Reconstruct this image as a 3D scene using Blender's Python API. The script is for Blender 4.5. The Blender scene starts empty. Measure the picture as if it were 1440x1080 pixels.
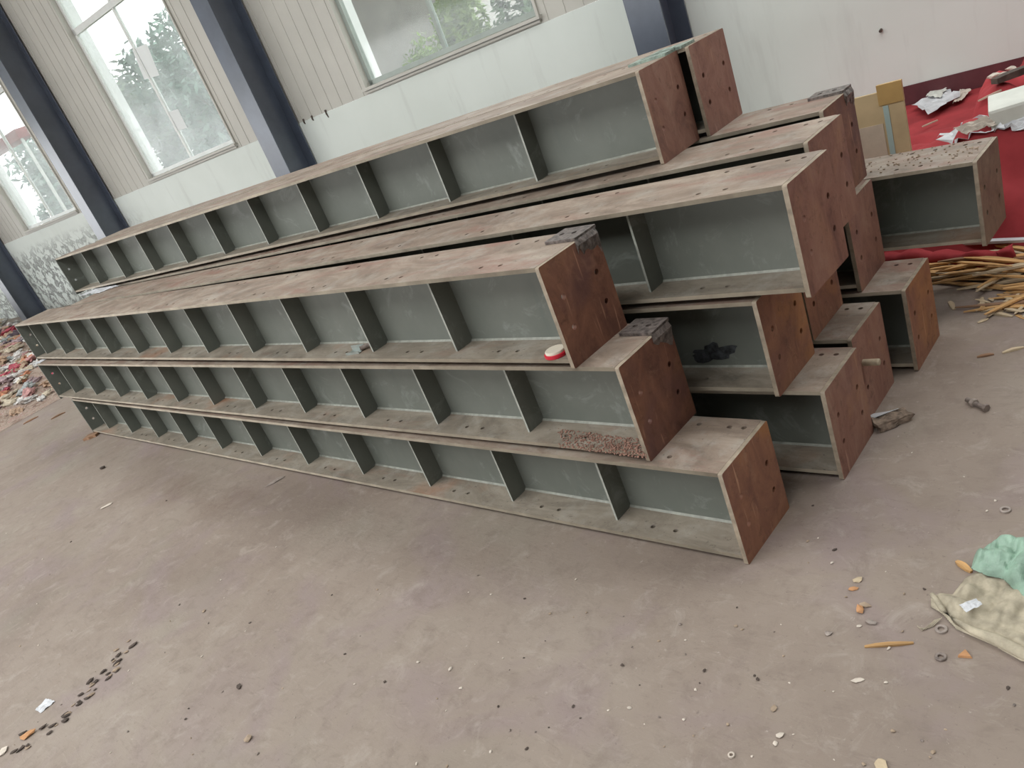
import bpy, bmesh, math, random
from mathutils import Vector, Matrix, noise
C = bpy.context.scene.collection
SC = bpy.context.scene
R = math.radians
rnd = random.Random(7)

# ------------------------------------------------------------------ camera
MCAM = Matrix(((0.7235085836508137, 0.5976857099540182, -0.3454086297421568),
               (-0.0359772061441508, 0.5323309309392843, 0.8457714943194622),
               (0.6893772334663038, -0.5994960984711042, 0.4066490598738297)))  # world -> camera
F, CX, CY, HC = 1116.79, 739.51, 582.70, 1.5
cam_d = bpy.data.cameras.new('camera')
cam = bpy.data.objects.new('camera', cam_d)
C.objects.link(cam)
cam.matrix_world = Matrix.Translation((0, 0, HC)) @ MCAM.transposed().to_4x4()
cam_d.sensor_width = 36
cam_d.lens = F / 1440 * 36
cam_d.shift_x = -(CX - 720) / 1440
cam_d.shift_y = (CY - 540) / 1440
cam_d.clip_start = 0.02
cam_d.clip_end = 300
SC.camera = cam

# ------------------------------------------------------------------ light and exposure
SC.view_settings.view_transform = 'Standard'
SC.view_settings.look = 'None'
SC.view_settings.gamma = 1
SC.view_settings.exposure = 0.34
world = bpy.data.worlds.new('sky')
SC.world = world
world.use_nodes = True
wn = world.node_tree
wn.nodes.clear()
bg = wn.nodes.new('ShaderNodeBackground')
bg.inputs[0].default_value = (0.97, 0.99, 1.0, 1)
bg.inputs[1].default_value = 2.7
wo = wn.nodes.new('ShaderNodeOutputWorld')
wn.links.new(bg.outputs[0], wo.inputs[0])


def area(name, loc, target, sx, sy, power, col=(1, 1, 1)):
    d = bpy.data.lights.new(name, 'AREA')
    d.shape = 'RECTANGLE'
    d.size, d.size_y, d.energy, d.color = sx, sy, power, col
    o = bpy.data.objects.new(name, d)
    C.objects.link(o)
    o.location = loc
    o.rotation_euler = (Vector(target) - Vector(loc)).to_track_quat('-Z', 'Y').to_euler()
    return o


# overhead daylight taken as roof skylights; the smaller lamp only brightens the wall
area('overhead_light', (-8.0, -3.4, 6.7), (-8.0, -3.4, 0), 18, 5.0, 980, (0.98, 1.0, 0.985))
area('overhead_light', (-0.5, 3.9, 6.7), (-0.5, 3.9, 0), 8, 1.6, 190, (0.98, 1.0, 0.985))  # added to brighten the right part of the back wall

# ------------------------------------------------------------------ frames of reference
WA = R(4.5)                                   # the windowed wall is turned a little against the beams
TD = Vector((math.cos(WA), math.sin(WA), 0))
ND = Vector((-math.sin(WA), math.cos(WA), 0))
WN = 6.8                                      # distance of the wall's inner face
HB, WB, LB = 0.3164, 0.270, 5.703             # beam height, width, length


def wp(s, n, z):
    return TD * s + ND * n + Vector((0, 0, z))


def ray(px, py):
    return MCAM.transposed() @ Vector(((px - CX) / F, -(py - CY) / F, -1))


def at(px, py, z=0.0):
    """the place on the level plane z"""
    d = ray(px, py)
    return Vector((0, 0, HC)) + d * ((z - HC) / d.z)


def at_n(px, py, n):
    """the place on the upright plane parallel to the wall"""
    d = ray(px, py)
    p = Vector((0, 0, HC)) + d * (n / d.dot(ND))
    return p.dot(TD), p.z


# ------------------------------------------------------------------ helpers
def tag(o, label=None, cat=None, group=None, kind=None):
    if label: o['label'] = label
    if cat: o['category'] = cat
    if group: o['group'] = group
    if kind: o['kind'] = kind
    return o


def empty(name, loc=(0, 0, 0), rz=0.0):
    o = bpy.data.objects.new(name, None)
    C.objects.link(o)
    o.location = loc
    o.rotation_euler = (0, 0, rz)
    o.empty_display_size = 0.1
    return o


def link(name, me, mat=None, parent=None):
    o = bpy.data.objects.new(name, me)
    if mat is not None and len(me.materials) == 0:
        me.materials.append(mat)
    C.objects.link(o)
    if parent: o.parent = parent
    return o


def from_bm(name, bm, mat=None, parent=None, smooth=False):
    me = bpy.data.meshes.new(name)
    bm.normal_update()
    bm.to_mesh(me)
    bm.free()
    if smooth:
        for p in me.polygons: p.use_smooth = True
    return link(name, me, mat, parent)


def bx(bm, lo, hi, M=None, mi=0):
    x0, y0, z0 = lo
    x1, y1, z1 = hi
    v = [Vector(p) for p in ((x0, y0, z0), (x1, y0, z0), (x1, y1, z0), (x0, y1, z0),
                             (x0, y0, z1), (x1, y0, z1), (x1, y1, z1), (x0, y1, z1))]
    if M is not None: v = [M @ p for p in v]
    v = [bm.verts.new(p) for p in v]
    fs = []
    for f in ((0, 3, 2, 1), (4, 5, 6, 7), (0, 1, 5, 4), (1, 2, 6, 5), (2, 3, 7, 6), (3, 0, 4, 7)):
        q = bm.faces.new([v[i] for i in f])
        q.material_index = mi
        fs.append(q)
    return fs


def bevel(bm, w, seg=1):
    bmesh.ops.bevel(bm, geom=list(bm.edges), offset=w, segments=seg, affect='EDGES', profile=0.7)


WMAT = Matrix(((TD.x, ND.x, 0, 0), (TD.y, ND.y, 0, 0), (0, 0, 1, 0), (0, 0, 0, 1)))   # (s, n, z) -> world


def wbox(name, s0, s1, n0, n1, z0, z1, mat, parent=None, bev=0):
    bm = bmesh.new()
    bx(bm, (s0, n0, z0), (s1, n1, z1), WMAT)
    if bev: bevel(bm, bev)
    return from_bm(name, bm, mat, parent)


def tube(bm, pts, rad, n=8, cap=True):
    rings = []
    for i, p in enumerate(pts):
        p = Vector(p)
        a = Vector(pts[max(i - 1, 0)])
        b = Vector(pts[min(i + 1, len(pts) - 1)])
        d = (b - a).normalized()
        u = d.orthogonal().normalized()
        w = d.cross(u)
        r = rad[i] if isinstance(rad, (list, tuple)) else rad
        rings.append([bm.verts.new(p + (u * math.cos(2 * math.pi * k / n) + w * math.sin(2 * math.pi * k / n)) * r) for k in range(n)])
    for a, b in zip(rings, rings[1:]):
        for k in range(n):
            bm.faces.new((a[k], a[(k + 1) % n], b[(k + 1) % n], b[k]))
    if cap:
        bm.faces.new(list(reversed(rings[0])))
        bm.faces.new(rings[-1])
    return rings


def holed_plate(name, x0, x1, y0, y1, th, holes, corner=0.0, nseg=10, notch=None):
    """flat plate in its own xy plane, thickness th upward from z=0, with real holes (x, y, radius)"""
    cu = bpy.data.curves.new(name, 'CURVE')
    cu.dimensions = '2D'
    cu.fill_mode = 'BOTH'
    cu.extrude = th / 2
    out = []
    if corner > 0:
        for cx, cy, a0 in ((x1 - corner, y0 + corner, -90), (x1 - corner, y1 - corner, 0), (x0 + corner, y1 - corner, 90), (x0 + corner, y0 + corner, 180)):
            for k in range(4):
                a = R(a0 + 30 * k)
                out.append((cx + corner * math.cos(a), cy + corner * math.sin(a)))
    else:
        out = [(x0, y0), (x1, y0), (x1, y1), (x0, y1)]

    def spl(pts):
        s = cu.splines.new('POLY')
        s.points.add(len(pts) - 1)
        for p, q in zip(s.points, pts): p.co = (q[0], q[1], 0, 1)
        s.use_cyclic_u = True
    spl(out)
    for hx, hy, hr in holes:
        spl([(hx + hr * math.cos(2 * math.pi * k / nseg), hy + hr * math.sin(2 * math.pi * k / nseg)) for k in range(nseg)])
    o = bpy.data.objects.new(name, cu)
    C.objects.link(o)
    dg = bpy.context.evaluated_depsgraph_get()
    me = bpy.data.meshes.new_from_object(o.evaluated_get(dg))
    bpy.data.objects.remove(o)
    bpy.data.curves.remove(cu)
    for v in me.vertices: v.co.z += th / 2
    me.name = name
    return me


# ------------------------------------------------------------------ materials
def mat(name):
    m = bpy.data.materials.new(name)
    m.use_nodes = True
    nt = m.node_tree
    nt.nodes.clear()
    out = nt.nodes.new('ShaderNodeOutputMaterial')
    b = nt.nodes.new('ShaderNodeBsdfPrincipled')
    nt.links.new(b.outputs[0], out.inputs[0])
    return m, nt, b


def coords(nt, scale=(1, 1, 1), rot=(0, 0, 0), vary=True, kind='Object'):
    tc = nt.nodes.new('ShaderNodeTexCoord')
    mp = nt.nodes.new('ShaderNodeMapping')
    mp.inputs['Scale'].default_value = scale
    mp.inputs['Rotation'].default_value = rot
    nt.links.new(tc.outputs[kind], mp.inputs[0])
    if vary:
        oi = nt.nodes.new('ShaderNodeObjectInfo')
        ml = nt.nodes.new('ShaderNodeMath')
        ml.operation = 'MULTIPLY'
        ml.inputs[1].default_value = 37.0
        nt.links.new(oi.outputs['Random'], ml.inputs[0])
        nt.links.new(ml.outputs[0], mp.inputs['Location'])
    return mp.outputs[0]


def nz(nt, vec, scale, detail=5, rough=0.6, dist=0.0):
    n = nt.nodes.new('ShaderNodeTexNoise')
    n.inputs['Scale'].default_value = scale
    n.inputs['Detail'].default_value = detail
    n.inputs['Roughness'].default_value = rough
    n.inputs['Distortion'].default_value = dist
    nt.links.new(vec, n.inputs['Vector'])
    return n.outputs['Fac']


def ramp(nt, fac, stops, interp='LINEAR'):
    r = nt.nodes.new('ShaderNodeValToRGB')
    r.color_ramp.interpolation = interp
    el = r.color_ramp.elements
    while len(el) < len(stops): el.new(0.5)
    for e, (p, c) in zip(el, stops):
        e.position = p
        e.color = (*c, 1) if len(c) == 3 else c
    nt.links.new(fac, r.inputs[0])
    return r.outputs[0]


def bw(a, b):
    return [(a, (0, 0, 0)), (b, (1, 1, 1))]


def mix(nt, fac, a, b, mode='MIX'):
    m = nt.nodes.new('ShaderNodeMix')
    m.data_type = 'RGBA'
    m.blend_type = mode
    if isinstance(fac, (int, float)): m.inputs[0].default_value = fac
    else: nt.links.new(fac, m.inputs[0])
    for i, v in ((6, a), (7, b)):
        if isinstance(v, (tuple, list)): m.inputs[i].default_value = (*v, 1)
        else: nt.links.new(v, m.inputs[i])
    return m.outputs[2]


def bump(nt, b, h, strength=0.3, dist=0.01):
    n = nt.nodes.new('ShaderNodeBump')
    n.inputs['Strength'].default_value = strength
    n.inputs['Distance'].default_value = dist
    nt.links.new(h, n.inputs['Height'])
    nt.links.new(n.outputs[0], b.inputs['Normal'])


def simple(name, col, rough=0.7, var=0.25, scale=12, metal=0.0, stretch=(1, 1, 1), bmp=0.15, spec=0.4):
    m, nt, b = mat(name)
    v = coords(nt, stretch)
    f = nz(nt, v, scale)
    lo = tuple(c * (1 - var) for c in col)
    hi = tuple(min(1, c * (1 + var)) for c in col)
    nt.links.new(ramp(nt, f, [(0.3, lo), (0.7, hi)]), b.inputs['Base Color'])
    b.inputs['Roughness'].default_value = rough
    b.inputs['Metallic'].default_value = metal
    b.inputs['Specular IOR Level'].default_value = spec
    if bmp: bump(nt, b, f, bmp, 0.004)
    return m


def make_flange_mat(name, base, pale, rust, rust_amt, orange=0.0):
    m, nt, b = mat(name)
    v = coords(nt, (1, 2.6, 2.6))
    f = nz(nt, v, 2.6, 8, 0.68, 1.2)
    c = ramp(nt, f, [(0.32, tuple(x * 0.66 for x in base)), (0.48, base), (0.64, pale)])
    v2 = coords(nt, (1, 4.0, 4.0))
    r = nz(nt, v2, 1.5, 7, 0.72, 1.0)
    c = mix(nt, ramp(nt, r, [(0.60 - rust_amt, (0, 0, 0)), (0.74 - rust_amt, (0.8, 0.8, 0.8))]), c, rust)
    v3 = coords(nt, (1, 1, 1))
    if orange:
        o = nz(nt, v3, 1.9, 3, 0.55)
        c = mix(nt, ramp(nt, o, [(0.60, (0, 0, 0)), (0.72, (orange,) * 3)]), c, (0.36, 0.155, 0.075))
    d = nz(nt, v3, 9, 6, 0.7)
    c = mix(nt, ramp(nt, d, [(0.50, (0, 0, 0)), (0.72, (0.55, 0.55, 0.55))]), c, (0.40, 0.38, 0.34))
    d2 = nz(nt, v3, 16, 6, 0.75, 0.8)
    c = mix(nt, ramp(nt, d2, [(0.56, (0, 0, 0)), (0.70, (0.45, 0.45, 0.45))]), c, (0.17, 0.13, 0.115))
    g = nz(nt, v3, 75, 4, 0.7)
    c = mix(nt, ramp(nt, g, bw(0.62, 0.74)), c, tuple(x * 0.4 for x in base))
    nt.links.new(c, b.inputs['Base Color'])
    b.inputs['Roughness'].default_value = 0.6
    b.inputs['Specular IOR Level'].default_value = 0.35
    bump(nt, b, g, 0.12, 0.003)
    return m


M = {}
M['flange'] = make_flange_mat('weathered_steel_top', (0.262, 0.202, 0.160), (0.375, 0.305, 0.248), (0.27, 0.150, 0.120), 0.08)
M['flange_low'] = make_flange_mat('weathered_steel_low', (0.245, 0.210, 0.168), (0.335, 0.292, 0.238), (0.25, 0.16, 0.12), 0.02, 0.6)


def make_green():
    m, nt, b = mat('grey_green_primer')
    v = coords(nt, (1, 1, 1))
    f = nz(nt, v, 3.0, 5, 0.6)
    c = ramp(nt, f, [(0.3, (0.122, 0.134, 0.116)), (0.7, (0.172, 0.182, 0.160))])
    d = nz(nt, v, 5.5, 6, 0.72, 1.2)
    c = mix(nt, ramp(nt, d, [(0.56, (0, 0, 0)), (0.72, (0.55, 0.55, 0.55))]), c, (0.30, 0.325, 0.30))
    v2 = coords(nt, (1, 1, 0.12))
    e = nz(nt, v2, 14, 4, 0.6)
    c = mix(nt, ramp(nt, e, [(0.58, (0, 0, 0)), (0.8, (0.4, 0.4, 0.4))]), c, (0.10, 0.12, 0.11))
    nt.links.new(c, b.inputs['Base Color'])
    b.inputs['Roughness'].default_value = 0.5
    b.inputs['Specular IOR Level'].default_value = 0.4
    bump(nt, b, d, 0.08, 0.003)
    return m


M['green'] = make_green()


def make_rust(name, cols, orange, op, plum):
    m, nt, b = mat(name)
    v = coords(nt, (1, 1, 0.55))
    f = nz(nt, v, 9, 7, 0.68, 0.8)
    c = ramp(nt, f, list(zip((0.28, 0.46, 0.60, 0.78), cols)))
    v4 = coords(nt, (1, 1, 1))
    o = nz(nt, v4, 3.4, 4, 0.6, 0.6)
    c = mix(nt, ramp(nt, o, [(op, (0, 0, 0)), (op + 0.13, (0.75, 0.75, 0.75))]), c, orange)
    p = nz(nt, v4, 4.4, 3, 0.5, 0.2)
    c = mix(nt, ramp(nt, p, [(0.55, (0, 0, 0)), (0.72, (0.65, 0.65, 0.65))]), c, plum)
    k = nz(nt, v4, 26, 6, 0.75, 0.5)
    c = mix(nt, ramp(nt, k, [(0.54, (0, 0, 0)), (0.70, (0.6, 0.6, 0.6))]), c, tuple(x * 0.45 for x in cols[1]))
    k2 = nz(nt, v4, 17, 6, 0.75, 0.8)
    c = mix(nt, ramp(nt, k2, [(0.56, (0, 0, 0)), (0.72, (0.45, 0.45, 0.45))]), c, cols[3])
    v5 = coords(nt, (1, 1.0, 0.09), (R(25), 0, 0))
    s = nz(nt, v5, 60, 2, 0.5, 0.4)
    c = mix(nt, ramp(nt, s, [(0.68, (0, 0, 0)), (0.76, (0.55, 0.55, 0.55))]), c, tuple(min(1, x * 1.6) for x in cols[3]))
    nt.links.new(c, b.inputs['Base Color'])
    b.inputs['Roughness'].default_value = 0.6
    b.inputs['Specular IOR Level'].default_value = 0.4
    bump(nt, b, k, 0.25, 0.004)
    return m


M['rust'] = make_rust('rusted_end_plate', ((0.15, 0.072, 0.058), (0.265, 0.128, 0.094), (0.32, 0.170, 0.125), (0.38, 0.235, 0.175)), (0.38, 0.20, 0.12), 0.57, (0.22, 0.11, 0.105))
M['rust_dark'] = make_rust('dark_rusted_end_plate', ((0.10, 0.044, 0.036), (0.185, 0.080, 0.054), (0.25, 0.112, 0.070), (0.34, 0.185, 0.12)), (0.25, 0.115, 0.055), 0.58, (0.13, 0.062, 0.062))
M['rust_orange'] = make_rust('orange_rusted_end_plate', ((0.16, 0.075, 0.055), (0.26, 0.118, 0.075), (0.33, 0.155, 0.092), (0.42, 0.25, 0.16)), (0.40, 0.185, 0.075), 0.52, (0.24, 0.11, 0.095))
M['rust_olive'] = make_rust('dull_olive_end_plate', ((0.12, 0.088, 0.062), (0.19, 0.145, 0.105), (0.24, 0.185, 0.135), (0.32, 0.26, 0.19)), (0.30, 0.17, 0.09), 0.58, (0.17, 0.10, 0.095))
M['flange_edge'] = simple('scraped_flange_edge', (0.40, 0.345, 0.27), 0.6, 0.25, 9)
M['plate_edge'] = simple('scraped_plate_edge', (0.30, 0.245, 0.185), 0.6, 0.3, 30)
M['stiff_edge'] = simple('pale_stiffener_edge', (0.36, 0.37, 0.33), 0.5, 0.2, 40)  # paler than the stiffener faces
M['weld'] = simple('weld_bead', (0.27, 0.275, 0.24), 0.5, 0.25, 40)
M['cleat'] = simple('burnt_grey_steel', (0.15, 0.125, 0.115), 0.42, 0.75, 60, 0.2, bmp=0.8)
M['cleat_green'] = simple('peeling_green_paint', (0.24, 0.30, 0.26), 0.6, 0.6, 38, bmp=0.5)
M['scorch'] = simple('black_scorch', (0.035, 0.038, 0.042), 0.6, 0.95, 50, bmp=0.8)
M['crumb'] = simple('rust_crumbs', (0.30, 0.17, 0.13), 0.9, 0.45, 90)


def make_floor():
    m, nt, b = mat('dusty_concrete')
    v = coords(nt, (1, 1, 1), vary=False)
    f = nz(nt, v, 0.8, 6, 0.6, 0.4)
    c = ramp(nt, f, [(0.30, (0.215, 0.168, 0.140)), (0.50, (0.285, 0.230, 0.192)), (0.70, (0.335, 0.282, 0.240))])
    p = nz(nt, v, 1.9, 4, 0.6, 0.8)
    c = mix(nt, ramp(nt, p, [(0.50, (0, 0, 0)), (0.66, (0.6, 0.6, 0.6))]), c, (0.275, 0.212, 0.212))
    g = nz(nt, v, 1.1, 3, 0.6)
    c = mix(nt, ramp(nt, g, [(0.55, (0, 0, 0)), (0.7, (0.4, 0.4, 0.4))]), c, (0.27, 0.25, 0.20))
    # scraped streaks
    v2 = coords(nt, (1.6, 7, 1), (0, 0, R(24)), vary=False)
    s = nz(nt, v2, 6, 7, 0.78, 1.0)
    c = mix(nt, ramp(nt, s, [(0.58, (0, 0, 0)), (0.72, (0.45, 0.45, 0.45))]), c, (0.42, 0.355, 0.300))
    v3 = coords(nt, (1.8, 6, 1), (0, 0, R(-12)), vary=False)
    s2 = nz(nt, v3, 4.5, 7, 0.78, 1.2)
    c = mix(nt, ramp(nt, s2, [(0.56, (0, 0, 0)), (0.74, (0.5, 0.5, 0.5))]), c, (0.165, 0.125, 0.108))
    q = nz(nt, v, 13, 7, 0.72, 0.4)
    c = mix(nt, ramp(nt, q, [(0.50, (0, 0, 0)), (0.68, (0.45, 0.45, 0.45))]), c, (0.19, 0.148, 0.126))
    q2 = nz(nt, v, 9, 7, 0.75, 0.7)
    c = mix(nt, ramp(nt, q2, [(0.54, (0, 0, 0)), (0.70, (0.5, 0.5, 0.5))]), c, (0.42, 0.365, 0.32))
    # grit
    h = nz(nt, v, 55, 5, 0.75)
    c = mix(nt, ramp(nt, h, [(0.61, (0, 0, 0)), (0.70, (0.55, 0.55, 0.55))]), c, (0.13, 0.10, 0.088))
    h2 = nz(nt, v, 38, 5, 0.75)
    c = mix(nt, ramp(nt, h2, [(0.64, (0, 0, 0)), (0.72, (0.6, 0.6, 0.6))]), c, (0.50, 0.44, 0.39))
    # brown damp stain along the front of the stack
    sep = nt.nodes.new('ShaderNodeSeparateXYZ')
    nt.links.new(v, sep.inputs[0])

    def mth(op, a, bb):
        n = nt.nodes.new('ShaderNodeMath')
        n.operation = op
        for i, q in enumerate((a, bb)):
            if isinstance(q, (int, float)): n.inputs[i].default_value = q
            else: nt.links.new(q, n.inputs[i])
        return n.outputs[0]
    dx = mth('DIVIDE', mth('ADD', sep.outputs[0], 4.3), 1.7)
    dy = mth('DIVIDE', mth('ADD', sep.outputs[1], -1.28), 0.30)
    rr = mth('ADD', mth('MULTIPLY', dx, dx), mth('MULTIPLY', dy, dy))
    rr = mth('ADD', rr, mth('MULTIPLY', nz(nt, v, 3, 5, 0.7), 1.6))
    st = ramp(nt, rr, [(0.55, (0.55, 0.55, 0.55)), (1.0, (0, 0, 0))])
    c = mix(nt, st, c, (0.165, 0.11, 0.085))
    nt.links.new(c, b.inputs['Base Color'])
    b.inputs['Roughness'].default_value = 0.62
    b.inputs['Specular IOR Level'].default_value = 0.35
    k = mix(nt, 0.5, s, h)
    bump(nt, b, k, 0.35, 0.006)
    return m


M['floor'] = make_floor()


def make_plaster():
    m, nt, b = mat('white_plaster')
    v = coords(nt, (1, 1, 1), vary=False)
    f = nz(nt, v, 0.9, 5, 0.55)
    c = ramp(nt, f, [(0.3, (0.66, 0.705, 0.665)), (0.7, (0.73, 0.775, 0.74))])
    v2 = coords(nt, (1, 1, 0.15), vary=False)
    s = nz(nt, v2, 5, 4, 0.6)
    c = mix(nt, ramp(nt, s, [(0.58, (0, 0, 0)), (0.76, (0.35, 0.35, 0.35))]), c, (0.46, 0.47, 0.45))
    sep = nt.nodes.new('ShaderNodeSeparateXYZ')
    nt.links.new(v, sep.inputs[0])
    # peeling patch low on the wall at the far end
    n1 = nt.nodes.new('ShaderNodeMath'); n1.operation = 'MULTIPLY_ADD'
    nt.links.new(sep.outputs[0], n1.inputs[0]); n1.inputs[1].default_value = -0.5; n1.inputs[2].default_value = -6.6
    n1.use_clamp = True
    n2 = nt.nodes.new('ShaderNodeMath'); n2.operation = 'MULTIPLY_ADD'
    nt.links.new(sep.outputs[2], n2.inputs[0]); n2.inputs[1].default_value = -2.2; n2.inputs[2].default_value = 3.0
    n2.use_clamp = True
    n3 = nt.nodes.new('ShaderNodeMath'); n3.operation = 'MULTIPLY'
    nt.links.new(n1.outputs[0], n3.inputs[0]); nt.links.new(n2.outputs[0], n3.inputs[1])
    pe = nz(nt, v, 7, 7, 0.75, 0.4)
    n4 = nt.nodes.new('ShaderNodeMath'); n4.operation = 'MULTIPLY'
    nt.links.new(n3.outputs[0], n4.inputs[0])
    nt.links.new(ramp(nt, pe, bw(0.50, 0.56)), n4.inputs[1])
    c = mix(nt, n4.outputs[0], c, (0.36, 0.37, 0.36))
    nt.links.new(c, b.inputs['Base Color'])
    b.inputs['Roughness'].default_value = 0.85
    bump(nt, b, n4.outputs[0], 0.8, 0.02)
    return m


M['plaster'] = make_plaster()
M['siding'] = simple('beige_siding', (0.52, 0.505, 0.46), 0.5, 0.06, 1.5, bmp=0)
M['wall_grey'] = simple('grey_wall', (0.25, 0.25, 0.25), 0.8, 0.06, 1.5, bmp=0)
M['navy'] = simple('navy_paint', (0.075, 0.092, 0.128), 0.38, 0.2, 2.5, bmp=0.0, spec=0.5)
M['navy'].node_tree.nodes['Principled BSDF'].inputs['Coat Weight'].default_value = 1.0
M['navy'].node_tree.nodes['Principled BSDF'].inputs['Coat Roughness'].default_value = 0.25
M['column_front'] = M['navy']
M['maroon'] = simple('maroon_paint', (0.10, 0.028, 0.034), 0.6, 0.3, 4)
M['white_frame'] = simple('white_frame', (0.72, 0.74, 0.72), 0.4, 0.06, 6, bmp=0)
M['white_reveal'] = simple('white_reveal', (0.85, 0.86, 0.86), 0.6, 0.03, 6, bmp=0)
M['alu'] = simple('grey_green_aluminium', (0.34, 0.38, 0.35), 0.4, 0.1, 6, bmp=0)
M['ceiling'] = simple('ceiling_sheet', (0.55, 0.56, 0.55), 0.7, 0.08, 2, bmp=0)
M['red'] = simple('red_cloth', (0.36, 0.045, 0.052), 0.8, 0.3, 3.0, bmp=0.2, spec=0.2)
M['paper'] = simple('dirty_white_paper', (0.62, 0.63, 0.66), 0.8, 0.18, 9)
M['foam'] = simple('white_foam', (0.66, 0.67, 0.62), 0.85, 0.1, 7)
M['carton'] = simple('yellow_cardboard', (0.50, 0.375, 0.22), 0.8, 0.14, 5)
M['carton_dark'] = simple('ochre_tape', (0.46, 0.29, 0.11), 0.5, 0.14, 6)
M['carton_pale'] = simple('pale_label', (0.52, 0.42, 0.33), 0.7, 0.1, 12)
M['blue_tape'] = simple('pale_blue_tape', (0.36, 0.45, 0.43), 0.5, 0.1, 8)
M['wood'] = simple('split_pine', (0.56, 0.33, 0.14), 0.75, 0.45, 8, stretch=(0.3, 4, 4))
M['wood_pale'] = simple('pale_splinter', (0.55, 0.44, 0.30), 0.75, 0.3, 8, stretch=(0.3, 4, 4))
M['wood_brown'] = simple('brown_splinter', (0.26, 0.15, 0.09), 0.8, 0.4, 8, stretch=(0.3, 4, 4))
M['sack'] = simple('woven_sack', (0.42, 0.37, 0.28), 0.85, 0.35, 22, bmp=0.6)
M['green_bag'] = simple('green_plastic', (0.25, 0.37, 0.29), 0.4, 0.4, 16, bmp=0.5)
M['bolt'] = simple('dull_steel', (0.23, 0.19, 0.17), 0.45, 0.4, 60, 0.4)
M['washer'] = simple('dusty_steel', (0.33, 0.28, 0.25), 0.5, 0.3, 60, 0.2)
M['silver'] = simple('galvanised', (0.40, 0.44, 0.42), 0.3, 0.15, 40, 0.7)
M['pin'] = simple('pale_pin', (0.44, 0.36, 0.26), 0.6, 0.2, 30)
M['tin_red'] = simple('red_plastic', (0.55, 0.02, 0.04), 0.4, 0.1, 6, bmp=0)
M['tin_white'] = simple('cream_plastic', (0.72, 0.66, 0.55), 0.45, 0.08, 20, bmp=0)
M['stone'] = simple('tan_chip', (0.34, 0.26, 0.19), 0.85, 0.3, 30)
M['stone_dark'] = simple('dark_clod', (0.085, 0.065, 0.055), 0.9, 0.4, 30)
M['stone_pale'] = simple('pale_chip', (0.60, 0.53, 0.46), 0.85, 0.2, 30)
M['brick'] = simple('orange_chip', (0.48, 0.25, 0.12), 0.85, 0.25, 30)
M['bark'] = simple('bark', (0.12, 0.09, 0.065), 0.9, 0.3, 10)
M['leaf_a'] = simple('dusty_leaf', (0.10, 0.16, 0.085), 0.6, 0.5, 3, bmp=0)
M['leaf_b'] = simple('blue_green_leaf', (0.13, 0.215, 0.165), 0.6, 0.5, 3, bmp=0)
M['leaf_c'] = simple('yellow_green_leaf', (0.21, 0.30, 0.08), 0.6, 0.5, 3, bmp=0)
M['concrete'] = simple('grey_render', (0.42, 0.395, 0.39), 0.85, 0.12, 3)
M['grass'] = simple('grass_ground', (0.14, 0.19, 0.09), 0.9, 0.4, 8)
RAGS = [simple('rag_%s' % n, c, 0.85, 0.45, 3) for n, c in
        (('cream', (0.52, 0.45, 0.35)), ('pink', (0.46, 0.25, 0.24)), ('white', (0.58, 0.56, 0.54)), ('orange', (0.50, 0.22, 0.13)),
         ('tan', (0.40, 0.28, 0.20)), ('dark', (0.10, 0.075, 0.09)), ('red', (0.40, 0.08, 0.11)), ('grey', (0.36, 0.38, 0.38)), ('mauve', (0.36, 0.27, 0.28)))]


def make_glass(name, f0, f1):
    m = bpy.data.materials.new(name)
    m.use_nodes = True
    nt = m.node_tree
    nt.nodes.clear()
    out = nt.nodes.new('ShaderNodeOutputMaterial')
    tr = nt.nodes.new('ShaderNodeBsdfTransparent')
    tr.inputs[0].default_value = (0.95, 0.97, 0.96, 1)
    tl = nt.nodes.new('ShaderNodeBsdfTranslucent')
    tl.inputs[0].default_value = (0.84, 0.87, 0.87, 1)
    gl = nt.nodes.new('ShaderNodeBsdfGlossy')
    gl.inputs['Roughness'].default_value = 0.08
    a = nt.nodes.new('ShaderNodeMixShader')
    b = nt.nodes.new('ShaderNodeMixShader')
    v = coords(nt, (1, 1, 1), vary=True)
    f = ramp(nt, nz(nt, v, 1.6, 5, 0.6), [(0.3, (f0,) * 3), (0.7, (f1,) * 3)])
    nt.links.new(f, a.inputs[0])
    nt.links.new(tr.outputs[0], a.inputs[1])
    nt.links.new(tl.outputs[0], a.inputs[2])
    b.inputs[0].default_value = 0.04
    nt.links.new(a.outputs[0], b.inputs[1])
    nt.links.new(gl.outputs[0], b.inputs[2])
    nt.links.new(b.outputs[0], out.inputs[0])
    return m


M['glass'] = make_glass('dusty_glass', 0.10, 0.28)
M['glass_clear'] = make_glass('clearer_glass', 0.01, 0.06)

# ------------------------------------------------------------------ the shed
bm = bmesh.new()
bx(bm, (-30, -9, -0.15), (8, 9.2, 0))
# clip the slab at the wall: the outer ground begins behind it
fl = from_bm('floor', bm, M['floor'])
tag(fl, kind='structure')

S_END, S_RIGHT = -29.0, 7.0
PITCH = 5.24
WIN = [(-7.06 - PITCH * k, -4.60 - PITCH * k) for k in range(5)] + [(-7.06 + PITCH, -4.60 + PITCH), (-7.06 + 2 * PITCH, -4.60 + 2 * PITCH)]
WIN.sort()
ZS, ZT, ZROOF = 1.60, 5.2, 6.9
TH = 0.24
bm = bmesh.new()
bx(bm, (S_END, WN, 0), (S_RIGHT, WN + TH, 1.52), WMAT)
tag(from_bm('wall_back', bm, M['plaster']), kind='structure')
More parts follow.
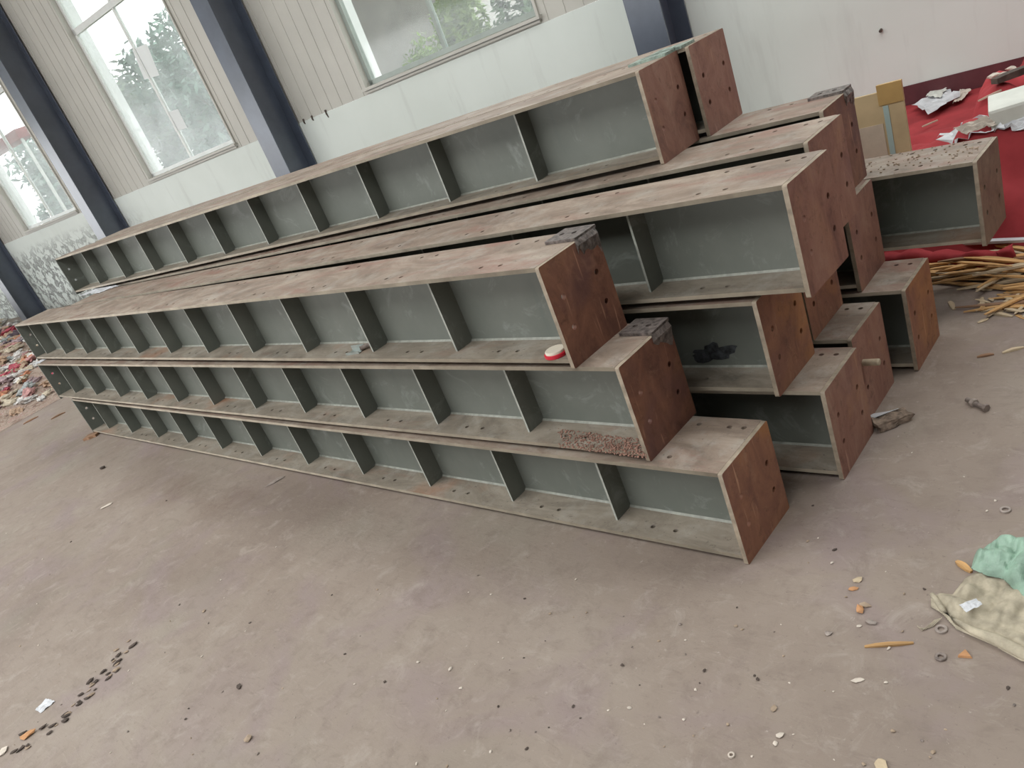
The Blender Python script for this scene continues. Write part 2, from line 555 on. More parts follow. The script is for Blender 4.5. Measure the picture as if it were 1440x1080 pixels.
# ribbed cladding between the window openings
edges = [S_END] + [e for w in WIN for e in w] + [S_RIGHT]
bm = bmesh.new()
ps = 0.205
for i in range(0, len(edges), 2):
    a, b_ = edges[i], edges[i + 1]
    bx(bm, (a, WN + 0.012, 1.521), (b_, WN + TH, ZROOF), WMAT)
    n = max(1, round((b_ - a) / ps))
    for k in range(n):
        x = a + (k + 0.5) * (b_ - a) / n
        bx(bm, (x - 0.010, WN + 0.006, 1.525), (x + 0.010, WN + 0.013, ZROOF), WMAT)
for a, b_ in WIN:
    bx(bm, (a, WN + 0.012, ZT), (b_, WN + TH, ZROOF), WMAT)
    bx(bm, (a, WN + 0.012, 1.521), (b_, WN + TH, ZS - 0.02), WMAT)
cl = from_bm('wall_back_cladding', bm, M['siding'])
tag(cl, kind='structure')
tag(wbox('baseboard_back', -3.14, S_RIGHT, WN - 0.012, WN - 0.001, 0.0, 0.162, M['maroon']), kind='structure')
bm = bmesh.new()
bx(bm, (-30, -9, ZROOF), (8, 9.4, ZROOF + 0.12))
tag(from_bm('ceiling', bm, M['ceiling']), kind='structure')
bm = bmesh.new()
bx(bm, (7.6, -9, 0), (7.8, 9.2, ZROOF))  # unseen wall added to darken faces turned to this end
tag(from_bm('wall_right', bm, M['wall_grey']), kind='structure')
bm = bmesh.new()
bx(bm, (-29.9, -8.79, 4.2), (-29.7, 4.6, ZROOF))  # opening below is shaped so sky light gives the columns sheen
bx(bm, (-29.9, 0.5, 0), (-29.7, 4.6, 4.19))
tag(from_bm('wall_left', bm, M['plaster']), kind='structure')

bm = bmesh.new()      # unseen side behind the camera: wall, its opening shaped to steer the light
bx(bm, (0.6, -9, 0), (7.8, -8.8, ZROOF))
bx(bm, (-29.9, -9, 3.0), (0.6, -8.8, ZROOF))
tag(from_bm('wall_front', bm, M['wall_grey']), kind='structure')

for px, py in ((428, 172), (440, 168), (461, 164)):
    s_, z_ = at_n(px, py, WN)
    bm = bmesh.new()
    tube(bm, [tuple(wp(s_, WN + 0.002, 1.545)), tuple(wp(s_ + 0.006, WN - 0.008, 1.50)), tuple(wp(s_ + 0.012, WN - 0.004, 1.455 if px == 461 else 1.485))], [0.012, 0.010, 0.005], 8)
    tag(from_bm('sealant_drip', bm, M['stone_dark']), 'dark sealant drip under the cladding edge just right of the middle column', 'drip', 'sealant drips under the cladding')

# windows
for i, (a, b_) in enumerate(reversed(WIN)):
    grey = (abs(a + 7.06) < 0.01)
    fm = M['alu'] if grey else M['white_frame']
    mid = (a + b_) / 2 - 0.02
    w = empty('window_%d' % (i + 1), wp((a + b_) / 2, WN, ZS))
    tag(w, kind='structure')
    W2L = w.matrix_basis.inverted() if False else Matrix.Translation(-Vector(w.location))
    bm = bmesh.new()
    f0, f1 = WN + 0.07, WN + 0.13
    fw = 0.055
    for box in ((a, a + fw, ZS, ZT), (b_ - fw, b_, ZS, ZT), (a, b_, ZS, ZS + 0.05), (a, b_, ZT - 0.05, ZT), (a, b_, 3.70, 3.78)):
        bx(bm, (box[0], f0, box[2]), (box[1], f1, box[3]), W2L @ WMAT)
    from_bm('window_frame', bm, fm, w)
    bm = bmesh.new()
    bx(bm, (mid - 0.022, f0 + 0.01, ZS + 0.05), (mid + 0.022, f1 - 0.005, 3.70), W2L @ WMAT)
    bx(bm, (mid - 0.022, f0 + 0.01, 3.78), (mid + 0.022, f1 - 0.005, ZT - 0.05), W2L @ WMAT)
    from_bm('mullion', bm, fm, w)
    for (x0, x1) in ((a + fw, mid - 0.022), (mid + 0.022, b_ - fw)):
        for (z0, z1) in ((ZS + 0.05, 3.70), (3.78, ZT - 0.05)):
            bm = bmesh.new()
            bx(bm, (x0, WN + 0.098, z0), (x1, WN + 0.102, z1), W2L @ WMAT)
            from_bm('glass_pane', bm, M['glass_clear'] if grey else M['glass'], w)
    bm = bmesh.new()      # lining of the opening
    for box in ((a - 0.03, a, ZS - 0.03, ZT), (b_, b_ + 0.03, ZS - 0.03, ZT)):
        bx(bm, (box[0], WN - 0.012, box[2]), (box[1], WN + 0.011, box[3]), W2L @ WMAT)
    bx(bm, (a - 0.05, WN - 0.045, ZS - 0.035), (b_ + 0.05, WN + 0.07, ZS - 0.005), W2L @ WMAT)
    bx(bm, (a - 0.03, WN - 0.022, ZS - 0.065), (b_ + 0.03, WN + 0.011, ZS - 0.045), W2L @ WMAT)
    bm2 = bmesh.new()
    for box in ((a - 0.001, a + 0.012, ZS, ZT), (b_ - 0.012, b_ + 0.001, ZS, ZT)):
        bx(bm2, (box[0], WN + 0.131, box[2]), (box[1], WN + TH + 0.05, box[3]), W2L @ WMAT)
    from_bm('outer_reveal', bm2, M['white_reveal'], w)
    from_bm('window_sill', bm, M['siding'] if not grey else M['siding'], w)

# steel columns
col_lab = ['right of the near window, behind the two top beam ends', 'between the near window and the window with papers',
           'just left of the window with papers on it', 'half cut off, rising behind the far tip of the stack']
for k in range(5):
    s1 = -3.165 - PITCH * k
    s0 = s1 - 0.30
    n0, n1 = WN - 0.455, WN - 0.016
    o = empty('steel_column', wp((s0 + s1) / 2, WN - 0.23, 0))
    if k < 4:
        tag(o, 'dark navy painted steel column ' + col_lab[k], 'column', 'navy columns along the wall')
    else:
        tag(o, 'dark navy painted steel column farthest away along the wall', 'column', 'navy columns along the wall')
    L_ = Matrix.Translation(-Vector(o.location))
    for nm, (a, b_, c_, d_) in (('flange', (s0, s1, n0, n0 + 0.016)), ('flange', (s0, s1, n1 - 0.016, n1)), ('web', ((s0 + s1) / 2 - 0.006, (s0 + s1) / 2 + 0.006, n0 + 0.016, n1 - 0.016))):
        bm = bmesh.new()
        bx(bm, (a, c_, 0), (b_, d_, ZROOF), L_ @ WMAT)
        from_bm(nm, bm, M['navy'], o)

# ------------------------------------------------------------------ the beams
TF = 0.013
ZLO = 0.018          # the bottom flange lies a little above the lower edge of the end plates
HR = 0.0085


def bolt_rows(first, pitch):
    hs = []
    k = 0
    while first + k * pitch < LB - 0.15:
        for du in (0.0, 0.085):
            for lat in (0.052, 0.228):
                hs.append((-(first + k * pitch + du), lat, HR))
        k += 1
    return hs


top_me = holed_plate('top_flange', -LB + 0.014, -0.0142, 0, WB, TF, bolt_rows(0.20, 0.49) + [(-0.095, 0.225, HR), (-0.048, 0.225, HR)])
low_me = holed_plate('bottom_flange', -LB + 0.014, -0.0142, 0, WB, TF, bolt_rows(0.27, 0.49))
end_me = holed_plate('end_plate', 0, HB - 0.0006, 0, WB + 0.004, 0.014, [(0.108, 0.055, 0.0095), (0.203, 0.055, 0.0095), (0.108, 0.219, 0.0095), (0.203, 0.219, 0.0095)], corner=0.006, nseg=12)
for me, mt in ((top_me, 'flange'), (low_me, 'flange_low')):
    me.materials.append(M[mt])
    me.materials.append(M['flange_edge'])
    for p in me.polygons:
        if abs(p.normal.y) > 0.9 and (p.center.y < 0.001 or p.center.y > WB - 0.001): p.material_index = 1
# stand the end plate upright: local x -> z, local y -> y, thickness -> x
for v in end_me.vertices:
    x, y, z = v.co
    v.co = (z - 0.014, y - 0.002, x)
end_me.materials.append(M['rust'])
end_me.materials.append(M['plate_edge'])
for p in end_me.polygons:
    c = p.center
    if abs(p.normal.x) < 0.5 and (c.y < 0.002 or c.y > WB or c.z < 0.004 or c.z > HB - 0.006):
        p.material_index = 1
END = {'rust': end_me}
for kk in ('rust_dark', 'rust_orange', 'rust_olive'):
    END[kk] = end_me.copy()
    END[kk].materials[0] = M[kk]
ENDKIND = {'B': 'rust_dark', 'C': 'rust_dark', 'D3': 'rust_dark', 'A': 'rust_orange', 'X': 'rust_orange', 'E': 'rust_orange', 'H': 'rust_orange', 'J': 'rust_olive'}
end_far_me = end_me.copy()
end_far_me.materials.clear()
end_far_me.materials.append(M['green'])
for p in end_far_me.polygons: p.material_index = 0
Z0, Z1 = ZLO + TF, HB - TF
bm = bmesh.new()
bx(bm, (-LB + 0.014, WB / 2 - 0.004, Z0), (-0.0142, WB / 2 + 0.004, Z1))
web_bm = bm
web_me = bpy.data.meshes.new('web')
bm.to_mesh(web_me); bm.free()
web_me.materials.append(M['green'])
SD = 0.080
bm = bmesh.new()      # stiffener with clipped inner corners
def stiff(bm):
    pts = [(0, Z0), (SD - 0.012, Z0), (SD, Z0 + 0.012), (SD, Z1 - 0.012), (SD - 0.012, Z1), (0, Z1)]
    y0 = WB / 2 - 0.004 - SD
    A = [bm.verts.new((-0.004, y0 + p[0], p[1])) for p in pts]
    B = [bm.verts.new((0.004, y0 + p[0], p[1])) for p in pts]
    bm.faces.new(A)
    bm.faces.new(list(reversed(B)))
    for i in range(6):
        j = (i + 1) % 6
        bm.faces.new((A[j], A[i], B[i], B[j]))
stiff(bm)
bmesh.ops.recalc_face_normals(bm, faces=bm.faces)
st_me = bpy.data.meshes.new('stiffener')
bm.to_mesh(st_me)
st_me.materials.append(M['green'])
for v in bm.verts: v.co.y = WB - v.co.y
bmesh.ops.reverse_faces(bm, faces=bm.faces)
st_me2 = bpy.data.meshes.new('stiffener')
bm.to_mesh(st_me2); bm.free()
st_me2.materials.append(M['green'])
for me in (st_me, st_me2):
    me.materials.append(M['stiff_edge'])
    for p in me.polygons:
        if abs(p.normal.y) > 0.5: p.material_index = 1
bm = bmesh.new()      # fillet welds along the web
yw = WB / 2 - 0.004
for sgn, yy in ((-1, yw), (1, WB - yw)):
    for zz, up in ((Z0, 1), (Z1, -1)):
        A = [bm.verts.new(p) for p in ((-LB + 0.02, yy, zz), (-LB + 0.02, yy + sgn * 0.006, zz), (-LB + 0.02, yy, zz + up * 0.006))]
        B = [bm.verts.new(p) for p in ((-0.0145, yy, zz), (-0.0145, yy + sgn * 0.006, zz), (-0.0145, yy, zz + up * 0.006))]
        bm.faces.new(A); bm.faces.new(list(reversed(B)))
        for i in range(3):
            j = (i + 1) % 3
            bm.faces.new((A[i], A[j], B[j], B[i]))
bmesh.ops.recalc_face_normals(bm, faces=bm.faces)
weld_me = bpy.data.meshes.new('weld_seam')
bm.to_mesh(weld_me); bm.free()
weld_me.materials.append(M['weld'])

beams = {}


def make_beam(key, x, y, yaw, level, label, u0, pitch, nst, z=None):
    zz = level * HB if z is None else z
    o = empty('steel_beam', (x, y, zz), R(yaw))
    tag(o, label, 'beam', 'stacked steel beams')
    t = link('top_flange', top_me, parent=o); t.location = (0, 0, HB - TF)
    t = link('bottom_flange', low_me, parent=o); t.location = (0, 0, ZLO)
    link('web', web_me, parent=o)
    link('weld_seam', weld_me, parent=o)
    e = link('end_plate', END[ENDKIND.get(key, 'rust')], parent=o)
    e2 = link('end_plate', end_far_me, parent=o)
    e2.location = (-LB + 0.014, 0, 0)
    for k in range(nst):
        u = u0 + k * pitch
        if u > LB - 0.12: break
        s = link('stiffener', st_me, parent=o); s.location = (-u, 0, 0)
        s = link('stiffener', st_me2, parent=o); s.location = (-u, 0, 0)
    beams[key] = o
    return o


YO = 0.004
make_beam('A', -1.082, 1.502 + YO, -1.38, 0, 'steel beam lying on the floor at the very front of the stack, nearest the camera', 0.50, 0.495, 11)
make_beam('F', -0.966, 1.935 + YO, 0.16, 0, 'floor level steel beam whose rusty end stands just behind the front bottom beam', 0.55, 0.5, 11)
make_beam('G', -1.001, 2.256 + YO, 0.0, 0, 'floor level steel beam with a pale pin sticking out by its rusty end', 0.55, 0.5, 11)
make_beam('H', -0.941, 2.605 + YO, 0.55, 0, 'floor level steel beam farthest back, rusty end near the wood splinters', 0.95, 0.5, 10)
make_beam('B', -1.326, 1.527 + YO, -1.09, 1, 'second layer front beam with red rust crumbs on its lower flange', 0.525, 0.490, 11)
make_beam('E', -1.088, 1.900 + YO, -0.17, 1, 'second layer steel beam with a black scorch mark on its web', 1.2, 0.5, 10)
make_beam('X', -1.122, 2.256 + YO, 0.55, 1, 'second layer beam end, orange rusted, wedged behind the scorched beam', 0.6, 0.5, 10)
make_beam('I', -1.088, 2.612 + YO, 1.30, 1, 'second layer steel beam at the back, narrow rusty end above the dark gap', 0.6, 0.5, 10)
make_beam('C', -1.475, 1.520 + YO, -1.74, 2, 'third layer front beam with a red and white tin on its lower flange', 0.565, 0.500, 11)
make_beam('D', -0.925, 1.898 + YO, -0.64, 2, 'third layer steel beam reaching farthest forward with long rusty top', 0.545, 0.5, 11)
make_beam('D2', -1.026, 2.288 + YO, -0.02, 2, 'third layer steel beam directly under the front beam of the top layer', 0.6, 0.5, 11)
make_beam('D3', -1.122, 2.660 + YO, 0.50, 2, 'third layer steel beam farthest back with a burnt splice plate on top', 0.6, 0.5, 11)
make_beam('T', -1.576, 2.389 + YO, 1.40, 3, 'top layer steel beam in front, all its stiffeners in view', 0.615, 0.517, 10)
make_beam('T2', -1.539, 2.667 + YO, 0.74, 3, 'top layer steel beam behind, only its square rusty end in view', 0.6, 0.5, 10)
make_beam('J', -0.798, 3.050, -1.17, 0, 'separate steel beam behind the stack, littered with paper, beside the red cloth', 1.35, 0.5, 9, z=0.267)


def splice(beam, u0, u1, l0, l1, mt, drop=True):
    """small burnt plate with two bolts left welded over the corner of a beam"""
    b = beams[beam]
    me = holed_plate('splice_plate', -u1, -u0, l0, l1, 0.009, [(-u0 - (u1 - u0) * 0.35, (l0 + l1) / 2, 0.009), (-u0 - (u1 - u0) * 0.75, (l0 + l1) / 2, 0.009)], corner=0.004)
    o = link('splice_plate', me, M[mt], b)
    o.location = (0, 0, HB)
    if drop:
        bm = bmesh.new()
        n = 9
        rows = []
        r = random.Random(hash(beam) % 1000 + 5 if False else len(beam) * 7 + ord(beam[0]))
        for i in range(n + 1):
            y = l0 - 0.01 + (WB + 0.008 - l0) * i / n
            dz = 0.028 + 0.035 * (i / n) + r.uniform(-0.014, 0.014)
            rows.append([bm.verts.new((0.0006, y, HB + 0.004)), bm.verts.new((0.005 + r.uniform(0, 0.004), y, HB - 0.012)),
                         bm.verts.new((0.003 + r.uniform(0, 0.003), y, HB - dz * 0.6)), bm.verts.new((0.0004, y, HB - dz))])
        for p, q in zip(rows, rows[1:]):
            for k in range(3): bm.faces.new((p[k], q[k], q[k + 1], p[k + 1]))
        g = bmesh.ops.extrude_face_region(bm, geom=list(bm.faces))
        for v in [e for e in g['geom'] if isinstance(e, bmesh.types.BMVert)]: v.co.x = 0.0002
        bmesh.ops.recalc_face_normals(bm, faces=bm.faces)
        from_bm('weld_slag', bm, M[mt], b)


splice('C', 0.004, 0.125, 0.178, 0.282, 'cleat')
splice('B', 0.004, 0.125, 0.185, 0.284, 'cleat')
splice('D3', 0.004, 0.13, 0.20, 0.285, 'cleat')
splice('T', 0.004, 0.16, 0.195, 0.285, 'cleat_green', False)
splice('T2', 0.02, 0.17, -0.01, 0.09, 'cleat_green', False)

# black scorch on the web of the second layer beam
bm = bmesh.new()
r = random.Random(4)
n = 26
cen = bm.verts.new((0, 0, 0))
ring = []
for k in range(n):
    a = 2 * math.pi * k / n
    rad = 0.7 + 0.5 * noise.noise(Vector((math.cos(a) * 2, math.sin(a) * 2, 3))) + r.uniform(-0.12, 0.12)
    ring.append(bm.verts.new((0.085 * rad * math.cos(a) + 0.03 * math.cos(a) ** 3, 0, 0.040 * rad * math.sin(a) + 0.018 * math.cos(a) * rad)))
for k in range(n): bm.faces.new((cen, ring[k], ring[(k + 1) % n]))
g = bmesh.ops.extrude_face_region(bm, geom=list(bm.faces))
for v in [e for e in g['geom'] if isinstance(e, bmesh.types.BMVert)]: v.co.y -= 0.0012
bmesh.ops.recalc_face_normals(bm, faces=bm.faces)
so = from_bm('scorch_mark', bm, M['scorch'], beams['E'])
so.location = (-0.27, yw - 0.0002, 0.085)
so['label'] = 'black scorched patch'

# timbers carrying the separate beam
for u in (1.1, 4.6):
    bm = bmesh.new()
    bx(bm, (-0.06, -0.02, 0), (0.06, 0.30, 0.2665))
    bevel(bm, 0.004)
    o = from_bm('timber_block', bm, M['wood_brown'])
    a = R(-1.17)
    o.location = (-0.798 - u * math.cos(a), 3.05 - u * math.sin(a), 0)
    o.rotation_euler = (0, 0, a)
    tag(o, 'brown timber block carrying the separate beam behind the stack, its %s support' % ('nearer' if u < 2 else 'farther'), 'block')

# ------------------------------------------------------------------ small things on the beams
def lump(bm, c, sx, sy, sz, seed, rot=0.0, sub=1, amp=0.25):
    g = bmesh.ops.create_icosphere(bm, subdivisions=sub, radius=1.0)
    r_ = Matrix.Rotation(rot, 3, 'Z')
    for v in g['verts']:
        k = 1 + amp * noise.noise(v.co * 1.7 + Vector((seed * 3.1, seed * 1.7, seed)))
        p = Vector((v.co.x * sx * k, v.co.y * sy * k, v.co.z * sz * k))
        v.co = r_ @ p + Vector(c)
    return g['verts']


# round tin: red rim, cream lid
zl = 2 * HB + ZLO + TF
p = at(783, 499, zl)
tin = empty('round_tin', (p.x, p.y, zl))
tag(tin, 'round red and cream tin lying on the lower flange beside a rusty end plate', 'tin')
bm = bmesh.new()
tube(bm, [(0, 0, 0.0), (0, 0, 0.003), (0, 0, 0.0105), (0, 0, 0.012)], [0.034, 0.036, 0.036, 0.033], 28)
from_bm('rim', bm, M['tin_red'], tin)
bm = bmesh.new()
tube(bm, [(0, 0, 0.0121), (0, 0, 0.0185), (0, 0, 0.020)], [0.031, 0.031, 0.029], 28)
from_bm('lid', bm, M['tin_white'], tin)
# galvanised clip
p = at(501, 495, zl)
cl_ = empty('metal_clip', (p.x, p.y, zl), R(10))
tag(cl_, 'small shiny galvanised channel clip on the lower flange of the third layer front beam', 'clip')
bm = bmesh.new()
bx(bm, (-0.036, -0.022, 0), (0.036, 0.022, 0.003))
bx(bm, (-0.036, -0.022, 0.0031), (0.036, -0.019, 0.010))
bx(bm, (-0.036, 0.019, 0.0031), (0.036, 0.022, 0.022))
from_bm('channel', bm, M['silver'], cl_)
bm = bmesh.new()
tube(bm, [(0.03, 0.0, 0.012), (0.075, 0.035, 0.012)], 0.009, 10)
from_bm('bolt', bm, M['bolt'], cl_)
# pale pin beside the rusty end of the third floor beam
pz = 0.15
gx = -0.965
bm = bmesh.new()
tube(bm, [(0, 0, 0), (0.052, -0.004, 0.004), (0.055, -0.004, 0.004)], [0.0115, 0.0115, 0.009], 14)
pin = from_bm('steel_pin', bm, M['pin'], smooth=False)
pin.location = (-1.0005, 2.256 + 0.0555, 0.203)
tag(pin, 'short pale round pin sticking out of a bolt hole in a rusty end plate', 'pin')

# rust crumbs on the second layer front beam
bm = bmesh.new()
r = random.Random(11)
zb = HB + ZLO + TF
for i in range(900):
    px = 785 + 125 * r.random() ** 0.8
    t = r.random()
    py = 603 + (px - 785) * 0.13 + 26 * t
    p = at(px, py, zb)
    s = r.uniform(0.0012, 0.0036) * (1.4 if r.random() < 0.08 else 1)
    lump(bm, (p.x, p.y, zb + s * 0.5), s, s, s * 0.7, i, r.random() * 6, 1, 0.3)
tag(from_bm('rust_crumbs', bm, M['crumb']), 'reddish crumbs of flaked rust scattered on the lower flange of the second layer beam', 'rust', kind='stuff')

# ------------------------------------------------------------------ litter on the floor
def washer(px, py, ro, ri, mt, label):
    p = at(px, py)
    bm = bmesh.new()
    n = 24
    prof = [(ri, 0), (ro, 0), (ro, 0.004), (ro - 0.001, 0.005), (ri + 0.001, 0.005), (ri, 0.004)]
    rings = [[bm.verts.new((q * math.cos(2 * math.pi * k / n), q * math.sin(2 * math.pi * k / n), z)) for k in range(n)] for q, z in prof]
    for i in range(len(prof)):
        a, b_ = rings[i], rings[(i + 1) % len(prof)]
        for k in range(n): bm.faces.new((a[k], a[(k + 1) % n], b_[(k + 1) % n], b_[k]))
    o = from_bm('washer', bm, M[mt])
    o.location = (p.x, p.y, 0.0005)
    tag(o, label, 'washer', 'washers on the floor')


washer(1414, 718, 0.0135, 0.0075, 'washer', 'thin steel washer alone on the floor at the right, above the green plastic')
washer(1324, 886, 0.0135, 0.0068, 'washer', 'grey steel washer lying against the edge of the beige sack')
washer(1323, 925, 0.0125, 0.0055, 'bolt', 'dull dirty washer on the floor below the beige sack')
washer(1029, 1063, 0.0078, 0.0040, 'stone_pale', 'tiny pale ring on the bare floor at the bottom of the picture')

p = at(1375, 573)
nb = empty('loose_bolt', (p.x, p.y, 0), R(-35))
tag(nb, 'rusty loose bolt with its nut lying on bare floor right of the stack', 'bolt')
bm = bmesh.new()
tube(bm, [(-0.045, 0, 0.013), (0.03, 0, 0.009)], 0.0075, 12)
from_bm('shank', bm, M['bolt'], nb)
bm = bmesh.new()
tube(bm, [(-0.022, 0, 0.0125), (-0.008, 0, 0.0125)], 0.0135, 6)
from_bm('nut', bm, M['washer'], nb)
bm = bmesh.new()
tube(bm, [(0.03, 0, 0.012), (0.040, 0, 0.012)], 0.0125, 6)
from_bm('head', bm, M['bolt'], nb)


def chip(px, py, size, mt, label, cat='chip', name='stone_chip', group='small chips on the floor', flat=0.35, asp=1.4, ang=None, sub=1, z=0.0):
    p = at(px, py, z)
    bm = bmesh.new()
    sd = rnd.random() * 99
    lump(bm, (0, 0, 0), size * asp, size, size * flat, sd, 0, sub, 0.7)
    z0 = min(v.co.z for v in bm.verts)
    o = from_bm(name, bm, M[mt] if isinstance(mt, str) else mt)
    o.location = (p.x, p.y, z - z0 + 0.0003)
    o.rotation_euler = (0, 0, rnd.random() * 6.28 if ang is None else ang)
    if label: tag(o, label, cat, group)
    return o


chip(1207, 816, 0.0095, 'wood_pale', 'upper yellow shard of the pair right of the front beam end')
chip(1200, 829, 0.0085, 'brick', 'lower orange shard of the pair right of the front beam end')
chip(1210, 859, 0.011, 'brick', 'orange brick shard in the small heap above the long splinter', flat=0.5)
chip(1217, 852, 0.009, 'stone', 'tan crumb touching the orange brick shard')
chip(1225, 876, 0.010, 'washer', 'greenish grey chip just below the orange brick shard')
chip(1209, 881, 0.006, 'stone_pale', 'pale pink pebble between the orange shard and the long splinter')
chip(634, 941, 0.0055, 'stone_pale', 'single cream pebble alone in the middle of the foreground floor', flat=0.6)
chip(350, 1040, 0.013, 'stone', 'tan flat stone in the foreground, largest on the open floor')
chip(337, 966, 0.009, 'stone_dark', 'brown clod in the foreground left of centre')
chip(287, 860, 0.008, 'stone', 'tan clod on the floor below the damp stain')
chip(145, 659, 0.016, 'stone_dark', 'black clod on the floor in front of the far end of the stack', flat=0.6)
chip(1088, 998, 0.008, 'stone', 'upright looking tan flake in the right foreground')
chip(1097, 1035, 0.007, 'stone_pale', 'pale flake beside the tiny ring in the foreground')
chip(1091, 1046, 0.006, 'stone_pale', 'round pale pebble beside the tiny ring in the foreground')
chip(1207, 957, 0.008, 'stone_pale', 'narrow white sliver on the floor left of the washers', asp=2.6, flat=0.2)
chip(1240, 1077, 0.012, 'wood_pale', 'yellow chip cut off by the bottom edge of the picture')
chip(1165, 891, 0.008, 'washer', 'small grey flake left of the long splinter')
chip(388, 677, 0.022, 'washer', 'thin grey green flake lying close to the front beam', asp=2.4, flat=0.15, ang=R(70))
chip(150, 712, 0.02, 'stone_pale', 'white flake on the floor left of the damp stain', asp=2.2, flat=0.15, ang=R(60))
chip(1427, 762, 0.008, 'tin_white', 'small pink and white scrap above the green plastic', asp=1.8)

# triangular chip
p = at(1357, 922)
bm = bmesh.new()
vs = [bm.verts.new(q) for q in ((-0.012, -0.010, 0), (0.016, -0.004, 0), (-0.002, 0.016, 0), (-0.011, -0.009, 0.006), (0.014, -0.004, 0.006), (-0.002, 0.013, 0.006))]
for f in ((2, 1, 0), (3, 4, 5), (0, 1, 4, 3), (1, 2, 5, 4), (2, 0, 3, 5)): bm.faces.new([vs[i] for i in f])
o = from_bm('tile_chip', bm, M['brick'])
o.location = (p.x, p.y, 0.0004)
tag(o, 'triangular terracotta chip on the floor below the beige sack', 'chip', 'small chips on the floor')

# long splinter and sticks
def stick(name, p0, p1, w, h, mt, label, cat='splinter', group=None, z=0.0, z1=None, taper=0.5):
    a, b_ = Vector(p0), Vector(p1)
    a.z, b_.z = z, (z if z1 is None else z1)
    d = (b_ - a)
    L_ = d.length
    bm = bmesh.new()
    n = 4
    rows = []
    for i in range(n + 1):
        t = i / n
        k = 1 - (1 - taper) * abs(2 * t - 1) ** 2
        j = rnd.uniform(-0.08, 0.08) * w
        rows.append([bm.verts.new((L_ * t, y, zz)) for y, zz in ((j - w / 2 * k, 0), (j + w / 2 * k, 0), (j + w / 2 * k, h * k), (j - w / 2 * k, h * k))])
    for u, v in zip(rows, rows[1:]):
        for k in range(4): bm.faces.new((u[k], u[(k + 1) % 4], v[(k + 1) % 4], v[k]))
    bm.faces.new(list(reversed(rows[0]))); bm.faces.new(rows[-1])
    bmesh.ops.recalc_face_normals(bm, faces=bm.faces)
    o = from_bm(name, bm, M[mt])
    o.location = (a.x, a.y, a.z + 0.0004)
    o.rotation_euler = (0, -math.asin(max(-1, min(1, d.z / L_))), math.atan2(d.y, d.x))
    if label: tag(o, label, cat, group)
    return o


stick('wood_splinter', at(1216, 910), at(1285, 905), 0.011, 0.006, 'wood', 'long tan wood splinter lying alone on the floor left of the washers')
stick('wood_stick', at(1345, 791), at(1366, 806), 0.014, 0.012, 'wood', 'short wooden stick poking out from under the green plastic')
stick('wood_splinter', at(1410, 497), at(1440, 489), 0.014, 0.008, 'wood_pale', 'pale splinter by itself on the floor nearest the right picture edge')
stick('wood_splinter', at(1390, 440), at(1424, 446), 0.016, 0.008, 'wood_pale', 'pale splinter lying in front of the splinter heap')
stick('wood_splinter', at(1335, 425), at(1342, 436), 0.02, 0.01, 'wood_pale', 'short pinkish stub standing out from the near edge of the splinter heap')
stick('wood_splinter', at(1374, 503), at(1398, 499), 0.012, 0.008, 'wood_brown', 'thin brown splinter on bare floor between the heap and the loose bolt')

# broken block beside the stack
bb = empty('broken_block', (0, 0, 0))
p0, p1 = at(1232, 604), at(1278, 586)
bb.location = ((p0.x + p1.x) / 2, (p0.y + p1.y) / 2, 0)
bb.rotation_euler = (0, 0, math.atan2(p1.y - p0.y, p1.x - p0.x))
tag(bb, 'broken dirty block with a torn white sheet on the floor beside the stack', 'block')
L_ = (p1 - p0).length
bm = bmesh.new()
bx(bm, (-L_ / 2, -0.028, 0), (L_ / 2, 0.028, 0.034))
bmesh.ops.subdivide_edges(bm, edges=list(bm.edges), cuts=4, use_grid_fill=True)
for v in bm.verts:
    k = noise.noise_vector(v.co * 45) * 0.012
    v.co += k
    v.co.z = max(0.0004, v.co.z * (1.0 - 0.35 * (v.co.x / L_ + 0.5)))
from_bm('block_body', bm, simple('mottled_block', (0.20, 0.15, 0.115), 0.9, 0.65, 45), bb)
bm = bmesh.new()
rows = []
for i in range(7):
    rows.append([bm.verts.new((-L_ * 0.42 + L_ * 0.75 * i / 6, 0.02 + 0.085 * j / 5 * (1 - 0.5 * i / 6), 0.036 * (1 - j / 5) * 0.8 + 0.004 + 0.004 * noise.noise(Vector((i, j, 2))))) for j in range(6)])
for u, v in zip(rows, rows[1:]):
    for k in range(5): bm.faces.new((u[k], v[k], v[k + 1], u[k + 1]))
o = from_bm('torn_sheet', bm, M['paper'], bb)
o['label'] = 'torn white sheet'
md = o.modifiers.new('s', 'SOLIDIFY'); md.thickness = 0.0015

